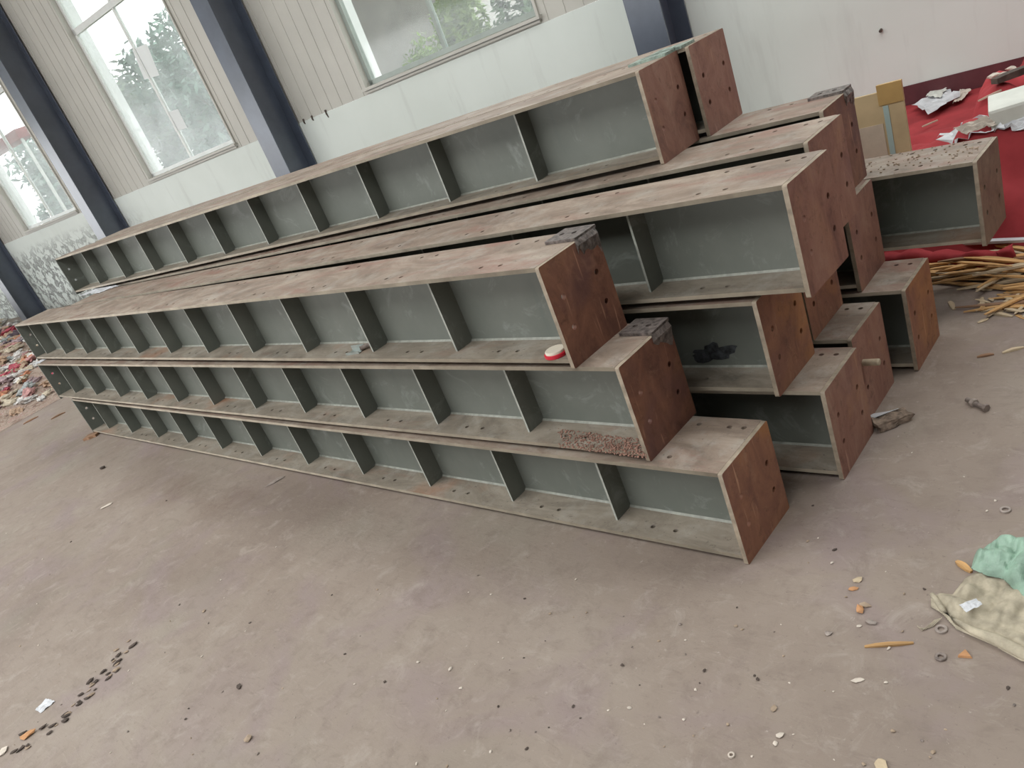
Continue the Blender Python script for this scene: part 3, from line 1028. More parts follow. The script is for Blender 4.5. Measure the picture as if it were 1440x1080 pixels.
# crumpled white paper bottom left
def paper(name, pts, z, mt, label, cat, seed=0, amp=0.004, group=None, thick=0.0008, tilt=None):
    """crumpled sheet through four corners (world points)"""
    a, b_, c_, d_ = [Vector(q) for q in pts]
    bm = bmesh.new()
    n = 8
    g = [[None] * (n + 1) for _ in range(n + 1)]
    cen = (a + b_ + c_ + d_) / 4
    for i in range(n + 1):
        for j in range(n + 1):
            u, v = i / n, j / n
            q = (a * (1 - u) + b_ * u) * (1 - v) + (d_ * (1 - u) + c_ * u) * v
            h = amp * (noise.noise(Vector((u * 3.1 + seed, v * 3.7, seed))) + 0.6 * noise.noise(Vector((u * 8 + seed, v * 7, 3))))
            e = min(u, v, 1 - u, 1 - v)
            w_ = Vector((noise.noise(Vector((u * 5, v * 5, seed + 9))), noise.noise(Vector((u * 5, v * 5, seed + 19))), 0)) * (b_ - a).length * (0.10 if e == 0 else 0.0)
            q = q + w_ + Vector((0, 0, abs(h) + 0.001))
            g[i][j] = bm.verts.new(q - cen)
    for i in range(n):
        for j in range(n):
            bm.faces.new((g[i][j], g[i + 1][j], g[i + 1][j + 1], g[i][j + 1]))
    bmesh.ops.recalc_face_normals(bm, faces=bm.faces)
    o = from_bm(name, bm, M[mt] if isinstance(mt, str) else mt)
    o.location = cen
    md = o.modifiers.new('s', 'SOLIDIFY'); md.thickness = thick
    md.offset = 1
    if label: tag(o, label, cat, group)
    return o


paper('paper_scrap', [at(50, 999), at(58, 1003), at(78, 987), at(66, 983)], 0, 'paper', 'torn white paper scrap beside the line of dark clods in the foreground', 'paper', 2, 0.008)

# a line of dark clods along a crack
r = random.Random(5)
path = [(185, 905), (165, 935), (150, 950), (130, 970), (105, 990), (92, 1015), (60, 1025), (40, 1045), (25, 1058)]
for i in range(46):
    t = r.random() * (len(path) - 1)
    k = int(t)
    f = t - k
    x = path[k][0] * (1 - f) + path[k + 1][0] * f + r.gauss(0, 7)
    y = path[k][1] * (1 - f) + path[k + 1][1] * f + r.gauss(0, 5)
    chip(x, y, r.uniform(0.004, 0.010), 'stone_dark' if r.random() < 0.75 else 'stone', 'dark crumbly clod in the line of dirt across the left foreground', 'clod', 'dirt_clod', 'dark clods in the left foreground', flat=0.45, asp=1.8, ang=R(75) + r.uniform(-0.4, 0.4))
chip(40, 1035, 0.014, 'brick', 'orange brown clod in the line of dirt at the lower left', 'clod', 'dirt_clod', flat=0.4, asp=2.0, ang=R(70))
chip(5, 1058, 0.016, 'stone_pale', 'pale pinkish flake at the very left edge of the foreground', flat=0.3)

# small grit and flakes scattered over the open floor
r = random.Random(21)
n = 0
while n < 150:
    px, py = r.uniform(0, 1440), r.uniform(600, 1080)
    if py < 560 + 0.2 * px and px < 1070 or (px > 1300 and 770 < py < 940): continue
    if px < 1100 and py < 640 + px * 0.2: continue
    mt = r.choice(['stone', 'stone_dark', 'stone_pale', 'stone', 'bolt', 'stone_pale'])
    nm = {'stone': 'tan', 'stone_dark': 'dark', 'stone_pale': 'pale', 'bolt': 'brown'}[mt]
    chip(px, py, r.uniform(0.0018, 0.0045), mt, nm + ' speck of grit on the open concrete floor', 'grit', 'grit_speck', nm + ' grit on the open floor', flat=0.5)
    n += 1

# ------------------------------------------------------------------ sack and green plastic at the right
def sheet(name, outline, zf, mt, parent=None, res=26, solid=0.002, smooth=True):
    """cloth over a polygon of world xy points; zf(x, y, inside distance) gives the height"""
    xs = [q[0] for q in outline]; ys = [q[1] for q in outline]
    x0, x1, y0, y1 = min(xs), max(xs), min(ys), max(ys)

    def inside(x, y):
        c_ = False
        n_ = len(outline)
        j = n_ - 1
        for i in range(n_):
            xi, yi = outline[i][0], outline[i][1]
            xj, yj = outline[j][0], outline[j][1]
            if (yi > y) != (yj > y) and x < (xj - xi) * (y - yi) / (yj - yi) + xi: c_ = not c_
            j = i
        return c_

    def edge(x, y):
        best = 9
        n_ = len(outline)
        for i in range(n_):
            a = Vector(outline[i][:2]); b_ = Vector(outline[(i + 1) % n_][:2]); q = Vector((x, y))
            t = max(0, min(1, (q - a).dot(b_ - a) / max(1e-9, (b_ - a).length_squared)))
            pp = a + (b_ - a) * t
            dd = (q - pp).length
            if dd < best: best, bp_ = dd, pp
        return best, bp_
    h = (x1 - x0) / res
    bm = bmesh.new()
    V = {}
    nx, ny = res + 2, int((y1 - y0) / h) + 3
    ins = {}
    for i in range(-1, nx):
        for j in range(-1, ny):
            ins[i, j] = inside(x0 + i * h, y0 + j * h)

    def vert(i, j):
        if (i, j) not in V:
            x, y = x0 + i * h, y0 + j * h
            dd, pp = edge(x, y)
            if not ins.get((i, j), False) or dd < h * 0.3:
                x, y, dd = pp.x, pp.y, 0
            V[i, j] = bm.verts.new((x, y, zf(x, y, dd)))
        return V[i, j]
    for i in range(-1, nx - 1):
        for j in range(-1, ny - 1):
            c4 = [(i, j), (i + 1, j), (i + 1, j + 1), (i, j + 1)]
            if sum(ins.get(q, False) for q in c4) >= 2:
                try: bm.faces.new([vert(*q) for q in c4])
                except ValueError: pass
    bmesh.ops.remove_doubles(bm, verts=list(bm.verts), dist=h * 0.05)
    o = from_bm(name, bm, mt, parent, smooth)
    md = o.modifiers.new('s', 'SOLIDIFY'); md.thickness = solid; md.offset = 1
    return o


sk = empty('crumpled_sack', at(1400, 860))
tag(sk, 'crumpled beige woven sack lying on the floor at the right edge', 'sack')
sl = Vector(sk.location)
out1 = [at(*q) - sl for q in ((1310, 842), (1322, 836), (1340, 838), (1358, 815), (1375, 806), (1440, 800), (1500, 820), (1520, 900), (1500, 975), (1440, 933), (1395, 908), (1345, 886), (1322, 862), (1310, 855))]
sheet('sack_cloth', out1, lambda x, y, d: 0.003 + min(1, d / 0.03) * (0.012 + 0.035 * abs(noise.noise(Vector((x * 16, y * 16, 1)))) + 0.012 * abs(noise.noise(Vector((x * 38, y * 20, 4)))) + 0.0015 * noise.noise(Vector((x * 110, y * 110, 9)))), M['sack'], sk, 72, 0.0015)
# rolled hem along the front edge
bm = bmesh.new()
hem = [at(*q) - sl for q in ((1312, 842), (1326, 862), (1345, 880), (1368, 893), (1400, 905), (1440, 925), (1500, 965))]
tube(bm, [(q.x, q.y, 0.014) for q in hem], [0.006, 0.0075, 0.006, 0.009, 0.013, 0.014, 0.012], 10)
from_bm('rolled_hem', bm, M['sack'], sk, True)
bm = bmesh.new()
for q in range(4):
    a = at(1325 - q * 3, 872 + q) - sl
    b_ = at(1312 - 5 * q, 882 + q * 2) - sl
    c_ = at(1296 - 2 * q, 887 - q * 2) - sl
    tube(bm, [(a.x, a.y, 0.008), (b_.x, b_.y, 0.003), (c_.x, c_.y, 0.002)], 0.0009, 5)
from_bm('loose_thread', bm, M['sack'], sk)
gb = empty('green_plastic_bag', at(1420, 820))
tag(gb, 'crumpled translucent green plastic bag lying on top of the beige sack', 'bag')
gl_ = Vector(gb.location)
out2 = [at(*q) - gl_ for q in ((1368, 812), (1372, 796), (1385, 785), (1412, 776), (1440, 777), (1500, 780), (1510, 850), (1470, 862), (1440, 852), (1410, 826), (1390, 822))]
sheet('bag_film', out2, lambda x, y, d: 0.058 - 0.030 * math.exp(-d / 0.012) + min(1, d / 0.02) * (0.040 * abs(noise.noise(Vector((x * 18, y * 18, 7)))) + 0.012 * abs(noise.noise(Vector((x * 50, y * 24, 2)))) - 0.008), M['green_bag'], gb, 64, 0.001, False)
paper('plastic_scrap', [at(1352, 872) + Vector((0, 0, 0.045)), at(1362, 880) + Vector((0, 0, 0.04)), at(1385, 872) + Vector((0, 0, 0.045)), at(1376, 864) + Vector((0, 0, 0.047))], 0, 'paper', 'bluish white plastic scrap caught in the folds of the beige sack', 'scrap', 5, 0.006)

# ------------------------------------------------------------------ wood splinter heap
r = random.Random(31)
for i in range(190):
    x = r.uniform(-1.22, -0.10)
    y = 3.22 + 0.36 * r.random() - 0.25 * (x + 0.7)
    if x > -0.8: y = 3.05 + 0.5 * r.random() + 0.12 * (x + 0.8)
    L_ = r.uniform(0.10, 0.5) * (1 if r.random() < 0.8 else 1.4)
    ang = R(r.gauss(2, 14)) if r.random() < 0.8 else R(r.uniform(-70, 70))
    zc = 0.002 + 0.075 * r.random() ** 1.2 * max(0.12, 1 - abs(y - 3.38) / 0.36)
    mt = r.choice(['wood', 'wood', 'wood', 'wood_pale', 'wood_brown'])
    a = Vector((x - L_ / 2 * math.cos(ang), y - L_ / 2 * math.sin(ang), 0))
    b_ = Vector((x + L_ / 2 * math.cos(ang), y + L_ / 2 * math.sin(ang), 0))
    zz = r.uniform(-0.02, 0.02) * (1 if zc > 0.02 else 0)
    nm = {'wood': 'orange brown', 'wood_pale': 'pale yellow', 'wood_brown': 'dark brown'}[mt]
    stick('wood_splinter', a, b_, r.uniform(0.010, 0.032), r.uniform(0.005, 0.011), mt,
          nm + ' split wood splinter in the heap between the stack and the red cloth', 'splinter', nm + ' splinters in the heap', z=max(0.0, zc - zz / 2), z1=max(0.0, zc + zz / 2), taper=0.35)
r = random.Random(33)
for i in range(45):
    px, py = r.uniform(1375, 1440), r.gauss(428, 9)
    if py < 408: continue
    p = at(px, py)
    ang = r.uniform(0, 3.1)
    L_ = r.uniform(0.03, 0.09)
    mt = r.choice(['wood_pale', 'wood_pale', 'wood'])
    d = Vector((math.cos(ang), math.sin(ang), 0)) * L_ / 2
    stick('wood_shaving', p - d, p + d, r.uniform(0.006, 0.02), 0.003, mt, 'short curled wood shaving at the near edge of the splinter heap', 'shaving', 'wood shavings before the splinter heap', z=r.uniform(0, 0.01))

# pale lath and green strip lying under the red cloth edge
stick('wood_lath', at(1345, 362), at(1470, 357), 0.03, 0.012, 'paper', 'long white lath lying along the back of the splinter heap', 'lath', z=0.06, taper=0.8)
stick('wood_lath', at(1305, 368), at(1352, 374), 0.05, 0.012, 'washer', 'flat grey lath end beside the rear floor beam', 'lath', z=0.03, taper=0.9)
stick('wood_lath', (-1.24, 2.83, 0), (-1.15, 2.845, 0), 0.02, 0.01, 'paper', 'short white stick resting on top of the rear floor beam', 'lath', z=HB, z1=HB, taper=0.8)

# ------------------------------------------------------------------ red cloth
def sm(a, b_, x):
    t = max(0, min(1, (x - a) / (b_ - a)))
    return t * t * (3 - 2 * t)


def cloth_h(s, n):
    base = 0.008 + 0.09 * sm(6.1, 5.4, n) + 0.13 * sm(5.4, 4.3, n)
    heap = 0.47 * sm(3.72, 3.86, n) * sm(-0.92, -0.74, s) * (1 - 0.45 * sm(4.1, 5.2, n))
    h = max(base * sm(3.62, 3.80, n), heap)
    f = noise.noise(Vector((s * 1.8, n * 3.4, 0.5))) * 0.10 + abs(noise.noise(Vector((s * 3.0 - n * 1.5, n * 6.0, 2.0)))) * 0.09 + noise.noise(Vector((s * 12, n * 12, 5))) * 0.012
    drop = sm(3.60, 3.70, n)
    h += 0.10 * abs(noise.noise(Vector((s * 6 + n, n * 1.2, 8)))) * sm(-0.92, -0.74, s) * sm(3.60, 3.74, n)
    return max(0.012, h + f * (0.35 + 0.65 * sm(3.8, 4.3, n)) * drop * (0.25 + 0.75 * sm(6.5, 5.8, n)))


bm = bmesh.new()
s0, s1, n0, n1 = -2.35, 1.6, 3.58, WN - 0.02
NX, NY = 130, 130
g = []
for i in range(NX + 1):
    row = []
    for j in range(NY + 1):
        s = s0 + (s1 - s0) * i / NX
        t = j / NY
        n = n0 + (n1 - n0) * t ** 1.25
        # the left edge runs back towards the wall
        lim = -1.30 - 0.9 * sm(3.7, 6.4, n) + 0.06 * noise.noise(Vector((n * 3, 0, 0)))
        s = max(s, lim + (s - s0) * 0.02)
        row.append(bm.verts.new(wp(s, n, cloth_h(s, n))))
    g.append(row)
for i in range(NX):
    for j in range(NY):
        bm.faces.new((g[i][j], g[i + 1][j], g[i + 1][j + 1], g[i][j + 1]))
bmesh.ops.remove_doubles(bm, verts=list(bm.verts), dist=0.0005)
o = from_bm('red_cloth', bm, M['red'], smooth=True)
md = o.modifiers.new('s', 'SOLIDIFY'); md.thickness = 0.003; md.offset = -1
tag(o, 'large rumpled sheet of red cloth spread over the floor along the wall', 'cloth')
# loose strand of the cloth creeping under the separate beam
bm = bmesh.new()
pp = [at(1235, 352, 0.12), at(1285, 358, 0.1), at(1330, 357, 0.1), at(1380, 352, 0.12), at(1420, 344, 0.12)]
line = []
for i in range(41):
    t = i / 40 * 4
    k = min(3, int(t))
    q = pp[k].lerp(pp[k + 1], t - k)
    line.append((q.x, q.y + 0.05, 0.055 + 0.02 * noise.noise(Vector((t * 1.6, 0, 4)))))
tube(bm, line, [0.035 + 0.012 * noise.noise(Vector((i * 0.3, 1, 0))) for i in range(41)], 18)
for v in bm.verts:
    v.co += noise.noise_vector(Vector((v.co.x * 5, v.co.y * 22, v.co.z * 22))) * 0.018
    v.co.z = max(0.003, v.co.z)
o = from_bm('red_cloth_roll', bm, M['red'], smooth=True)
tag(o, 'twisted roll of dark red cloth lying under the separate beam', 'cloth')


def on_cloth(px, py, lift=0.0):
    d = ray(px, py)
    q = Vector((0, 0, HC))
    for k in range(4000):
        q = q + d * 0.003
        if q.z <= cloth_h(q.dot(TD), q.dot(ND)) + lift + 0.006: break
    return q


def on_cloth_sheet(name, pix, mt, label, cat, seed, amp=0.02, thick=0.001, lift=0.004):
    pts = [on_cloth(*q, lift) for q in pix]
    return paper(name, pts, 0, mt, label, cat, seed, amp, thick=thick)


on_cloth_sheet('crumpled_paper', [(1284, 148), (1305, 162), (1350, 136), (1328, 126)], 'paper', 'large crumpled white sheet on the red cloth beside the maroon skirting', 'paper', 3, 0.05, lift=0.03)
on_cloth_sheet('crumpled_paper', [(1302, 136), (1322, 138), (1333, 124), (1318, 121)], 'foam', 'smaller grey white sheet tucked behind the large crumpled sheet', 'paper', 8, 0.03, lift=0.05)
on_cloth_sheet('crumpled_paper', [(1340, 146), (1352, 142), (1366, 128), (1350, 126)], 'stone_pale', 'torn greyish paper piece right of the large crumpled sheet', 'paper', 6, 0.02, lift=0.02)
on_cloth_sheet('crumpled_paper', [(1318, 194), (1345, 206), (1412, 182), (1385, 166)], 'paper', 'flattened white paper heap just behind the top of the separate beam', 'paper', 13, 0.05, lift=0.05)
on_cloth_sheet('crumpled_paper', [(1340, 182), (1360, 190), (1402, 176), (1388, 166)], 'stone_pale', 'cream paper strip lying over the flattened white heap', 'paper', 15, 0.03, lift=0.09)
on_cloth_sheet('crumpled_paper', [(1398, 186), (1440, 184), (1480, 162), (1420, 166)], 'paper', 'pale rag of paper on the red cloth below the foam slab', 'paper', 17, 0.03, lift=0.02)
for q in ((1373, 104), (1379, 113), (1397, 109), (1412, 106), (1422, 98), (1428, 103)):
    p = on_cloth(*q)
    o = chip(0, 0, 0.022, 'stone_pale', 'crumbled pale plaster bit on the cloth against the skirting', 'plaster', 'plaster_bit', 'plaster bits by the skirting', flat=0.4, z=0)if False else None
    bm = bmesh.new()
    lump(bm, (0, 0, 0), 0.03, 0.02, 0.012, q[0], 0, 1, 0.7)
    o = from_bm('plaster_bit', bm, M['stone_pale'])
    o.location = p + Vector((0, 0, 0.006))
    tag(o, 'crumbled pale plaster bit on the red cloth near the maroon skirting', 'plaster', 'plaster bits by the skirting')
# gritty dirt on the top flange of the separate beam
bm = bmesh.new()
r = random.Random(91)
aj = R(-1.17)
for i in range(700):
    u, l = r.uniform(0.03, 1.6), WB * min(0.97, max(0.03, r.gauss(0.6, 0.25)))
    if r.random() > 0.35 + 0.65 * abs(noise.noise(Vector((u * 5, l * 9, 0)))) * 2: continue
    q = r.uniform(0.0014, 0.0046)
    lump(bm, (-0.798 - u * math.cos(aj) - l * math.sin(aj), 3.05 - u * math.sin(aj) + l * math.cos(aj), 0.267 + HB + q * 0.5), q * 1.3, q, q * 0.7, i, r.random() * 6, 1, 0.3)
tag(from_bm('dirt_crumbs', bm, M['stone']), 'tan dirt crumbs strewn over the top flange of the separate beam', 'dirt', kind='stuff')
# plaster and paper at the far end of the stack
zt = 3 * HB
paper('paper_scrap', [at(112, 416, zt), at(140, 412, zt), at(168, 402, zt), at(150, 399, zt)], 0, 'paper', 'white paper scrap under the far tip of the top front beam', 'paper', 21, 0.012)
p = at(52, 509, 2 * HB)
paper('paper_scrap', [at(46, 513, 2 * HB), at(56, 511, 2 * HB), at(66, 505, 2 * HB), at(60, 505, 2 * HB)], 0, 'paper', 'tiny white scrap at the far corner between the second and third layer beams', 'paper', 22, 0.006)
bm = bmesh.new()
tube(bm, [tuple(wp(*q)) for q in ((-1.735, WN + 0.004, 0.605), (-1.735, WN - 0.03, 0.60))], 0.011, 10)
tag(from_bm('wall_plug', bm, M['stone_dark']), 'small black plug sticking out of the bare white wall above the cardboard', 'plug')
# foam slab
p = on_cloth(1425, 172)
bm = bmesh.new()
bx(bm, (-0.13, -0.10, 0), (0.26, 0.12, 0.085))
bevel(bm, 0.012, 2)
for v in bm.verts: v.co += noise.noise_vector(v.co * 12) * 0.006
o = from_bm('foam_slab', bm, M['foam'])
o.location = p + Vector((0.03, 0.1, 0.0))
o.rotation_euler = (R(4), R(-3), R(12))
tag(o, 'thick white foam slab on the red cloth, cut by the right picture edge', 'foam')
for (a, b_, lab) in (((1298, 183), (1319, 174), 'thin pink stick on the red cloth behind the separate beam'), ((1377, 149), (1409, 134), 'thin pink stick on the red cloth left of the foam slab'),):
    pa, pb = on_cloth(*a), on_cloth(*b_)
    stick('thin_stick', pa, pb, 0.014, 0.008, 'carton_pale', lab, 'stick', z=pa.z + 0.02, z1=pb.z + 0.02, taper=0.8)
pa, pb = on_cloth(1400, 128), on_cloth(1460, 108)
stick('dark_batten', pa, pb, 0.05, 0.03, 'stone_dark', 'dark batten lying on the red cloth above the foam slab', 'batten', z=pa.z + 0.03, z1=pb.z + 0.04, taper=0.8)

# ------------------------------------------------------------------ cardboard board behind the stack
NB = 3.95
sa, za = at_n(1207, 137, NB)
sb, zb_ = at_n(1236, 127, NB)
sc, zc = at_n(1267, 112, NB)
sd, zd = at_n(1284, 205, NB)
cb = empty('cardboard_panel', wp(sb, NB, 0))
tag(cb, 'upright yellow cardboard panel with tape, standing behind the separate beam', 'cardboard')
L_ = Matrix.Translation(-Vector(cb.location))
bm = bmesh.new()
bx(bm, (sa - 0.45, NB, 0.02), (sc, NB + 0.012, za + 0.0), L_ @ WMAT)
bevel(bm, 0.002)
from_bm('panel', bm, M['carton'], cb)
bm = bmesh.new()
bx(bm, (sb - 0.01, NB - 0.004, za - 0.06), (sc, NB + 0.016, zc), L_ @ WMAT)
from_bm('taped_flap', bm, M['carton_dark'], cb)['label'] = 'ochre taped flap'
bm = bmesh.new()
bx(bm, (sb + 0.005, NB - 0.003, 0.3), (sb + 0.028, NB - 0.0005, za - 0.065), L_ @ WMAT)
from_bm('tape_strip', bm, M['blue_tape'], cb)['label'] = 'pale blue tape strip'
bm = bmesh.new()
bx(bm, (sa - 0.02, NB - 0.003, 0.42), (sb - 0.005, NB - 0.0005, za - 0.14), L_ @ WMAT)
from_bm('paper_label', bm, M['carton_pale'], cb)['label'] = 'pale paper label'

# ------------------------------------------------------------------ heap of rags and rubble at the far end
def mound(x, y):
    a = sm(-9.1, -10.2, x) * sm(-0.6, 0.6, y) * sm(5.6, 4.6, y - 0.10 * (x + 10) * 0.0 + (0.075 * -x - 0.7) * 0.9)
    return 0.16 * a * (1 + 0.8 * noise.noise(Vector((x * 1.3, y * 1.3, 0)))) + 0.05 * a * noise.noise(Vector((x * 6, y * 6, 2)))


bm = bmesh.new()
g = []
for i in range(91):
    g.append([bm.verts.new((-8.9 - 14 * (i / 90) ** 1.3, -1.0 + 5.6 * j / 70 - 0.075 * (14 * (i / 90) ** 1.3) * (j / 70), 0)) for j in range(71)])
for row in g:
    for v in row: v.co.z = max(0.002, mound(v.co.x, v.co.y))
for i in range(90):
    for j in range(70):
        bm.faces.new((g[i][j], g[i][j + 1], g[i + 1][j + 1], g[i + 1][j]))
rm, rnt, rb = mat('mixed_rubble')
rv = coords(rnt, (1, 1, 1), vary=False)
rc = ramp(rnt, nz(rnt, rv, 9, 7, 0.75, 1.5), [(0.30, (0.10, 0.075, 0.075)), (0.42, (0.34, 0.22, 0.17)), (0.50, (0.50, 0.42, 0.35)), (0.58, (0.42, 0.24, 0.20)), (0.68, (0.60, 0.56, 0.52))])
rnt.links.new(rc, rb.inputs['Base Color'])
rb.inputs['Roughness'].default_value = 0.9
bump(rnt, rb, nz(rnt, rv, 14, 6, 0.7), 1.0, 0.05)
o = from_bm('rubble_heap', bm, rm, smooth=True)
tag(o, 'low heap of rubble and torn fabric on the floor beyond the far end', 'rubble', kind='stuff')
r = random.Random(77)
names = ['cream', 'pink', 'white', 'orange', 'tan', 'dark', 'red', 'grey', 'mauve']
protos = []
for k in range(6):
    bm = bmesh.new()
    lump(bm, (0, 0, 0), 1, 0.62, 0.30, k * 7 + 1, 0, 3, 0.9)
    for v in bm.verts: v.co += noise.noise_vector(v.co * 2.6 + Vector((k, 0, 0))) * 0.22
    me = bpy.data.meshes.new('rag')
    bm.to_mesh(me); bm.free()
    for p_ in me.polygons: p_.use_smooth = (k % 2 == 0)
    protos.append(me)
cache = {}
for i in range(330):
    px, py = r.uniform(-10, 112), r.uniform(448, 574)
    if i < 60: px, py = r.uniform(-10, 60), r.uniform(442, 500)
    if px > 20 and py < 455 + (px - 20) * 0.9: continue
    p = at(px, py, 0.12)
    if p.x < -22 or p.y > 5.6: p = at(px, py + 20, 0.15)
    if p.x > -9.3 or p.x < -24: continue
    if p.y > 4.9 - 0.075 * (-p.x - 9): continue
    ci = r.choice([0, 0, 1, 2, 2, 3, 4, 4, 5, 6, 7, 8, 8])
    k = r.randrange(6)
    if (k, ci) not in cache:
        me = protos[k].copy(); me.materials.append(RAGS[ci]); cache[k, ci] = me
    dist = -p.x / 9.5
    sz = r.uniform(0.04, 0.105) * dist
    o = bpy.data.objects.new('rag', cache[k, ci])
    C.objects.link(o)
    o.location = (p.x, p.y, max(0.0, mound(p.x, p.y)) + sz * 0.24)
    o.scale = (sz, sz, sz)
    o.rotation_euler = (r.uniform(-0.3, 0.3), r.uniform(-0.3, 0.3), r.random() * 6.3)
    tag(o, names[ci] + ' crumpled rag or lump in the rubble heap beyond the far end', 'rag', names[ci] + ' rags in the rubble heap')
# thin dark twigs in front of the rubble
stick('wood_twig', at(33, 597), at(54, 586), 0.03, 0.012, 'wood_brown', 'thin dark twig on the floor in front of the rubble heap, nearer the left edge', 'twig')
stick('wood_twig', at(72, 590), at(92, 580), 0.03, 0.012, 'wood_brown', 'thin dark twig on the floor between the rubble heap and the stack', 'twig')
stick('wood_block', at(122, 617), at(139, 611), 0.09, 0.02, 'wood_brown', 'dark wooden block under the far corner of the front floor beam', 'block', taper=0.9)

# ------------------------------------------------------------------ outside
bm = bmesh.new()
bx(bm, (-60, WN + TH + 0.02, -0.4), (30, 60, -0.2), WMAT)
tag(from_bm('outer_ground', bm, M['grass']), kind='structure')


def foliage(name, c, rx, ry, rz, n, leaf, mt, parent, seed, droop=0.0):
    bm = bmesh.new()
    r_ = random.Random(seed)
    blobs = [(Vector((r_.uniform(-0.6, 0.6), r_.uniform(-0.6, 0.6), r_.uniform(-0.75, 0.6))), r_.uniform(0.28, 0.5)) for _ in range(22)]
    for i in range(n):
        bc, br = r_.choice(blobs)
        d = Vector((r_.gauss(0, 1), r_.gauss(0, 1), r_.gauss(0, 1))).normalized() * br * r_.uniform(0.7, 1.05)
        q = bc + d
        q = Vector((q.x * rx, q.y * ry, q.z * rz)) + c
        u = Vector((r_.gauss(0, 1), r_.gauss(0, 1), r_.gauss(0, 0.6) - droop)).normalized()
        w_ = u.orthogonal().normalized() if r_.random() < 0.5 else u.cross(Vector((r_.random(), r_.random(), 1))).normalized()
        L_ = leaf * r_.uniform(0.6, 1.3)
        vs = [bm.verts.new(p_) for p_ in (q - u * L_, q + w_ * L_ * 0.32, q + u * L_, q - w_ * L_ * 0.32)]
        bm.faces.new(vs)
    return from_bm(name, bm, mt, parent)


def tree(s, n, h, rad, mt, label, seed, leaf=0.13, count=5200, trunk=0.09):
    o = empty('tree', wp(s, n, -0.2))
    tag(o, label, 'tree')
    bm = bmesh.new()
    r_ = random.Random(seed)
    top = Vector((r_.uniform(-0.2, 0.2), r_.uniform(-0.2, 0.2), h * 0.72))
    tube(bm, [(0, 0, 0), tuple(top * 0.5 + Vector((0.08, 0, 0))), tuple(top)], [trunk, trunk * 0.7, trunk * 0.3], 8)
    for k in range(5):
        a = r_.random() * 6.28
        st_ = top * r_.uniform(0.35, 0.8)
        tube(bm, [tuple(st_), tuple(st_ + Vector((math.cos(a) * rad * 0.6, math.sin(a) * rad * 0.6, h * 0.2)))], [trunk * 0.4, trunk * 0.12], 6)
    from_bm('trunk', bm, M['bark'], o)
    foliage('foliage', Vector((0, 0, h * 0.55)), rad, rad * 0.8, h * 0.48, count, leaf, mt, o, seed)
    return o


tree(-18.3, 13.0, 5.3, 2.1, M['leaf_b'], 'blue green tree outside, filling the right half of the window with papers', 1, 0.15, 9000)
tree(-22.9, 13.6, 4.9, 1.9, M['leaf_a'], 'low dusty tree outside, behind the left half of the window with papers', 2, 0.16, 5200)
tree(-13.6, 17.5, 3.4, 1.6, M['leaf_a'], 'dusty tree outside behind the wall left of the second column', 3)
tree(-27.6, 13.0, 4.4, 2.2, M['leaf_b'], 'blue green bush outside the farthest left window', 4, 0.17, 7000)
tree(-25.6, 18.5, 5.2, 2.2, M['leaf_a'], 'taller hazy tree far outside, seen between two left windows', 5, 0.17, 7000)
tree(-9.6, 10.6, 2.2, 0.55, M['leaf_c'], 'yellow green bush outside before the grey wall, centre of the near window', 6, 0.06, 5200, 0.03)
tree(-8.35, 10.3, 2.9, 0.62, M['leaf_c'], 'bright green bush outside, right half of the near window', 7, 0.07, 7500, 0.03)
tree(-7.0, 10.2, 3.0, 0.62, M['leaf_a'], 'darker green shrub outside at the right corner of the near window', 8, 0.07, 6500, 0.03)
sA, zA = at_n(-10, 210, 9.6)
sB, zB = at_n(42, 186, 9.6)
aw = empty('awning', wp((sA + sB) / 2, 9.6, -0.2))
tag(aw, 'faded red awning outside the farthest left window', 'awning')
L_ = Matrix.Translation(-Vector(aw.location))
bm = bmesh.new()
bx(bm, (sA - 1.2, 9.3, zB - 0.06), (sB, 9.8, zB + 0.16), L_ @ WMAT)
from_bm('valance', bm, M['red'], aw)
bm = bmesh.new()
bx(bm, (sB - 0.1, 9.35, -0.2), (sB - 0.04, 9.41, zB - 0.061), L_ @ WMAT)
from_bm('post', bm, M['white_frame'], aw)
hb = empty('outbuilding', wp(-11.2, 12.2, -0.2))
tag(hb, 'plain grey rendered outbuilding outside the near window', 'building')
L_ = Matrix.Translation(-Vector(hb.location))
bm = bmesh.new()
vs = [bm.verts.new(L_ @ wp(s, n, z)) for s, n, z in ((-12.4, 12, -0.2), (-10.0, 12, -0.2), (-10.0, 15, -0.2), (-12.4, 15, -0.2), (-12.4, 12, 3.1), (-10.0, 12, 3.9), (-10.0, 15, 3.9), (-12.4, 15, 3.1))]
for f in ((0, 3, 2, 1), (4, 5, 6, 7), (0, 1, 5, 4), (1, 2, 6, 5), (2, 3, 7, 6), (3, 0, 4, 7)): bm.faces.new([vs[i] for i in f])
from_bm('wall', bm, M['concrete'], hb)
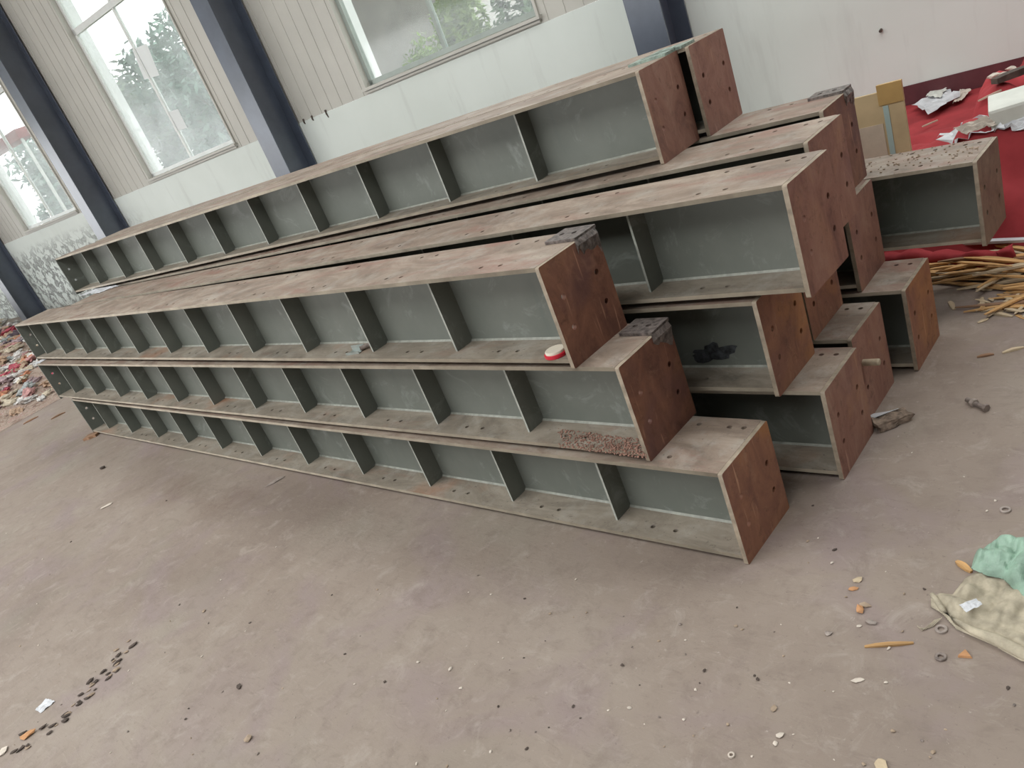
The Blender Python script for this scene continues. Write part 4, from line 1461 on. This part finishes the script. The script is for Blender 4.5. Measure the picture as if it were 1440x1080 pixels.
bm = bmesh.new()
vs = []
for dz in (0.005, 0.09):
    vs += [bm.verts.new(L_ @ wp(s, n, z + dz)) for s, n, z in ((-12.6, 11.85, 3.03), (-9.85, 11.85, 3.95), (-9.85, 15.2, 3.95), (-12.6, 15.2, 3.03))]
for f in ((0, 3, 2, 1), (4, 5, 6, 7), (0, 1, 5, 4), (1, 2, 6, 5), (2, 3, 7, 6), (3, 0, 4, 7)): bm.faces.new([vs[i] for i in f])
from_bm('roof', bm, M['concrete'], hb)
pm = bpy.data.materials.new('thin_paper')
pm.use_nodes = True
pb = pm.node_tree.nodes['Principled BSDF']
pb.inputs['Base Color'].default_value = (0.80, 0.80, 0.80, 1)
pb.inputs['Roughness'].default_value = 0.9
ptl = pm.node_tree.nodes.new('ShaderNodeBsdfTranslucent')
ptl.inputs[0].default_value = (0.85, 0.85, 0.85, 1)
pmx = pm.node_tree.nodes.new('ShaderNodeMixShader')
pmx.inputs[0].default_value = 0.55
pm.node_tree.links.new(pb.outputs[0], pmx.inputs[1])
pm.node_tree.links.new(ptl.outputs[0], pmx.inputs[2])
pm.node_tree.links.new(pmx.outputs[0], pm.node_tree.nodes['Material Output'].inputs[0])
# papers stuck inside the glass
for (q, lab, mt) in ((((186, 70), (206, 61), (224, 106), (203, 112)), 'blank white paper stuck high on the window pane', 'paper'),
                     (((236, 158), (250, 153), (263, 180), (247, 185)), 'small white notice stuck low on the window pane beside the mullion', 'paper')):
    pts = []
    for c in q:
        s, z = at_n(c[0], c[1], WN + 0.09)
        pts.append((s, z))
    bm = bmesh.new()
    A = [bm.verts.new(wp(s, WN + 0.0905, z)) for s, z in pts]
    B = [bm.verts.new(wp(s, WN + 0.0925, z)) for s, z in pts]
    bm.faces.new(A); bm.faces.new(list(reversed(B)))
    for i in range(4): bm.faces.new((A[i], B[i], B[(i + 1) % 4], A[(i + 1) % 4]))
    bmesh.ops.recalc_face_normals(bm, faces=bm.faces)
    tag(from_bm('paper_sheet', bm, pm), lab, 'paper')
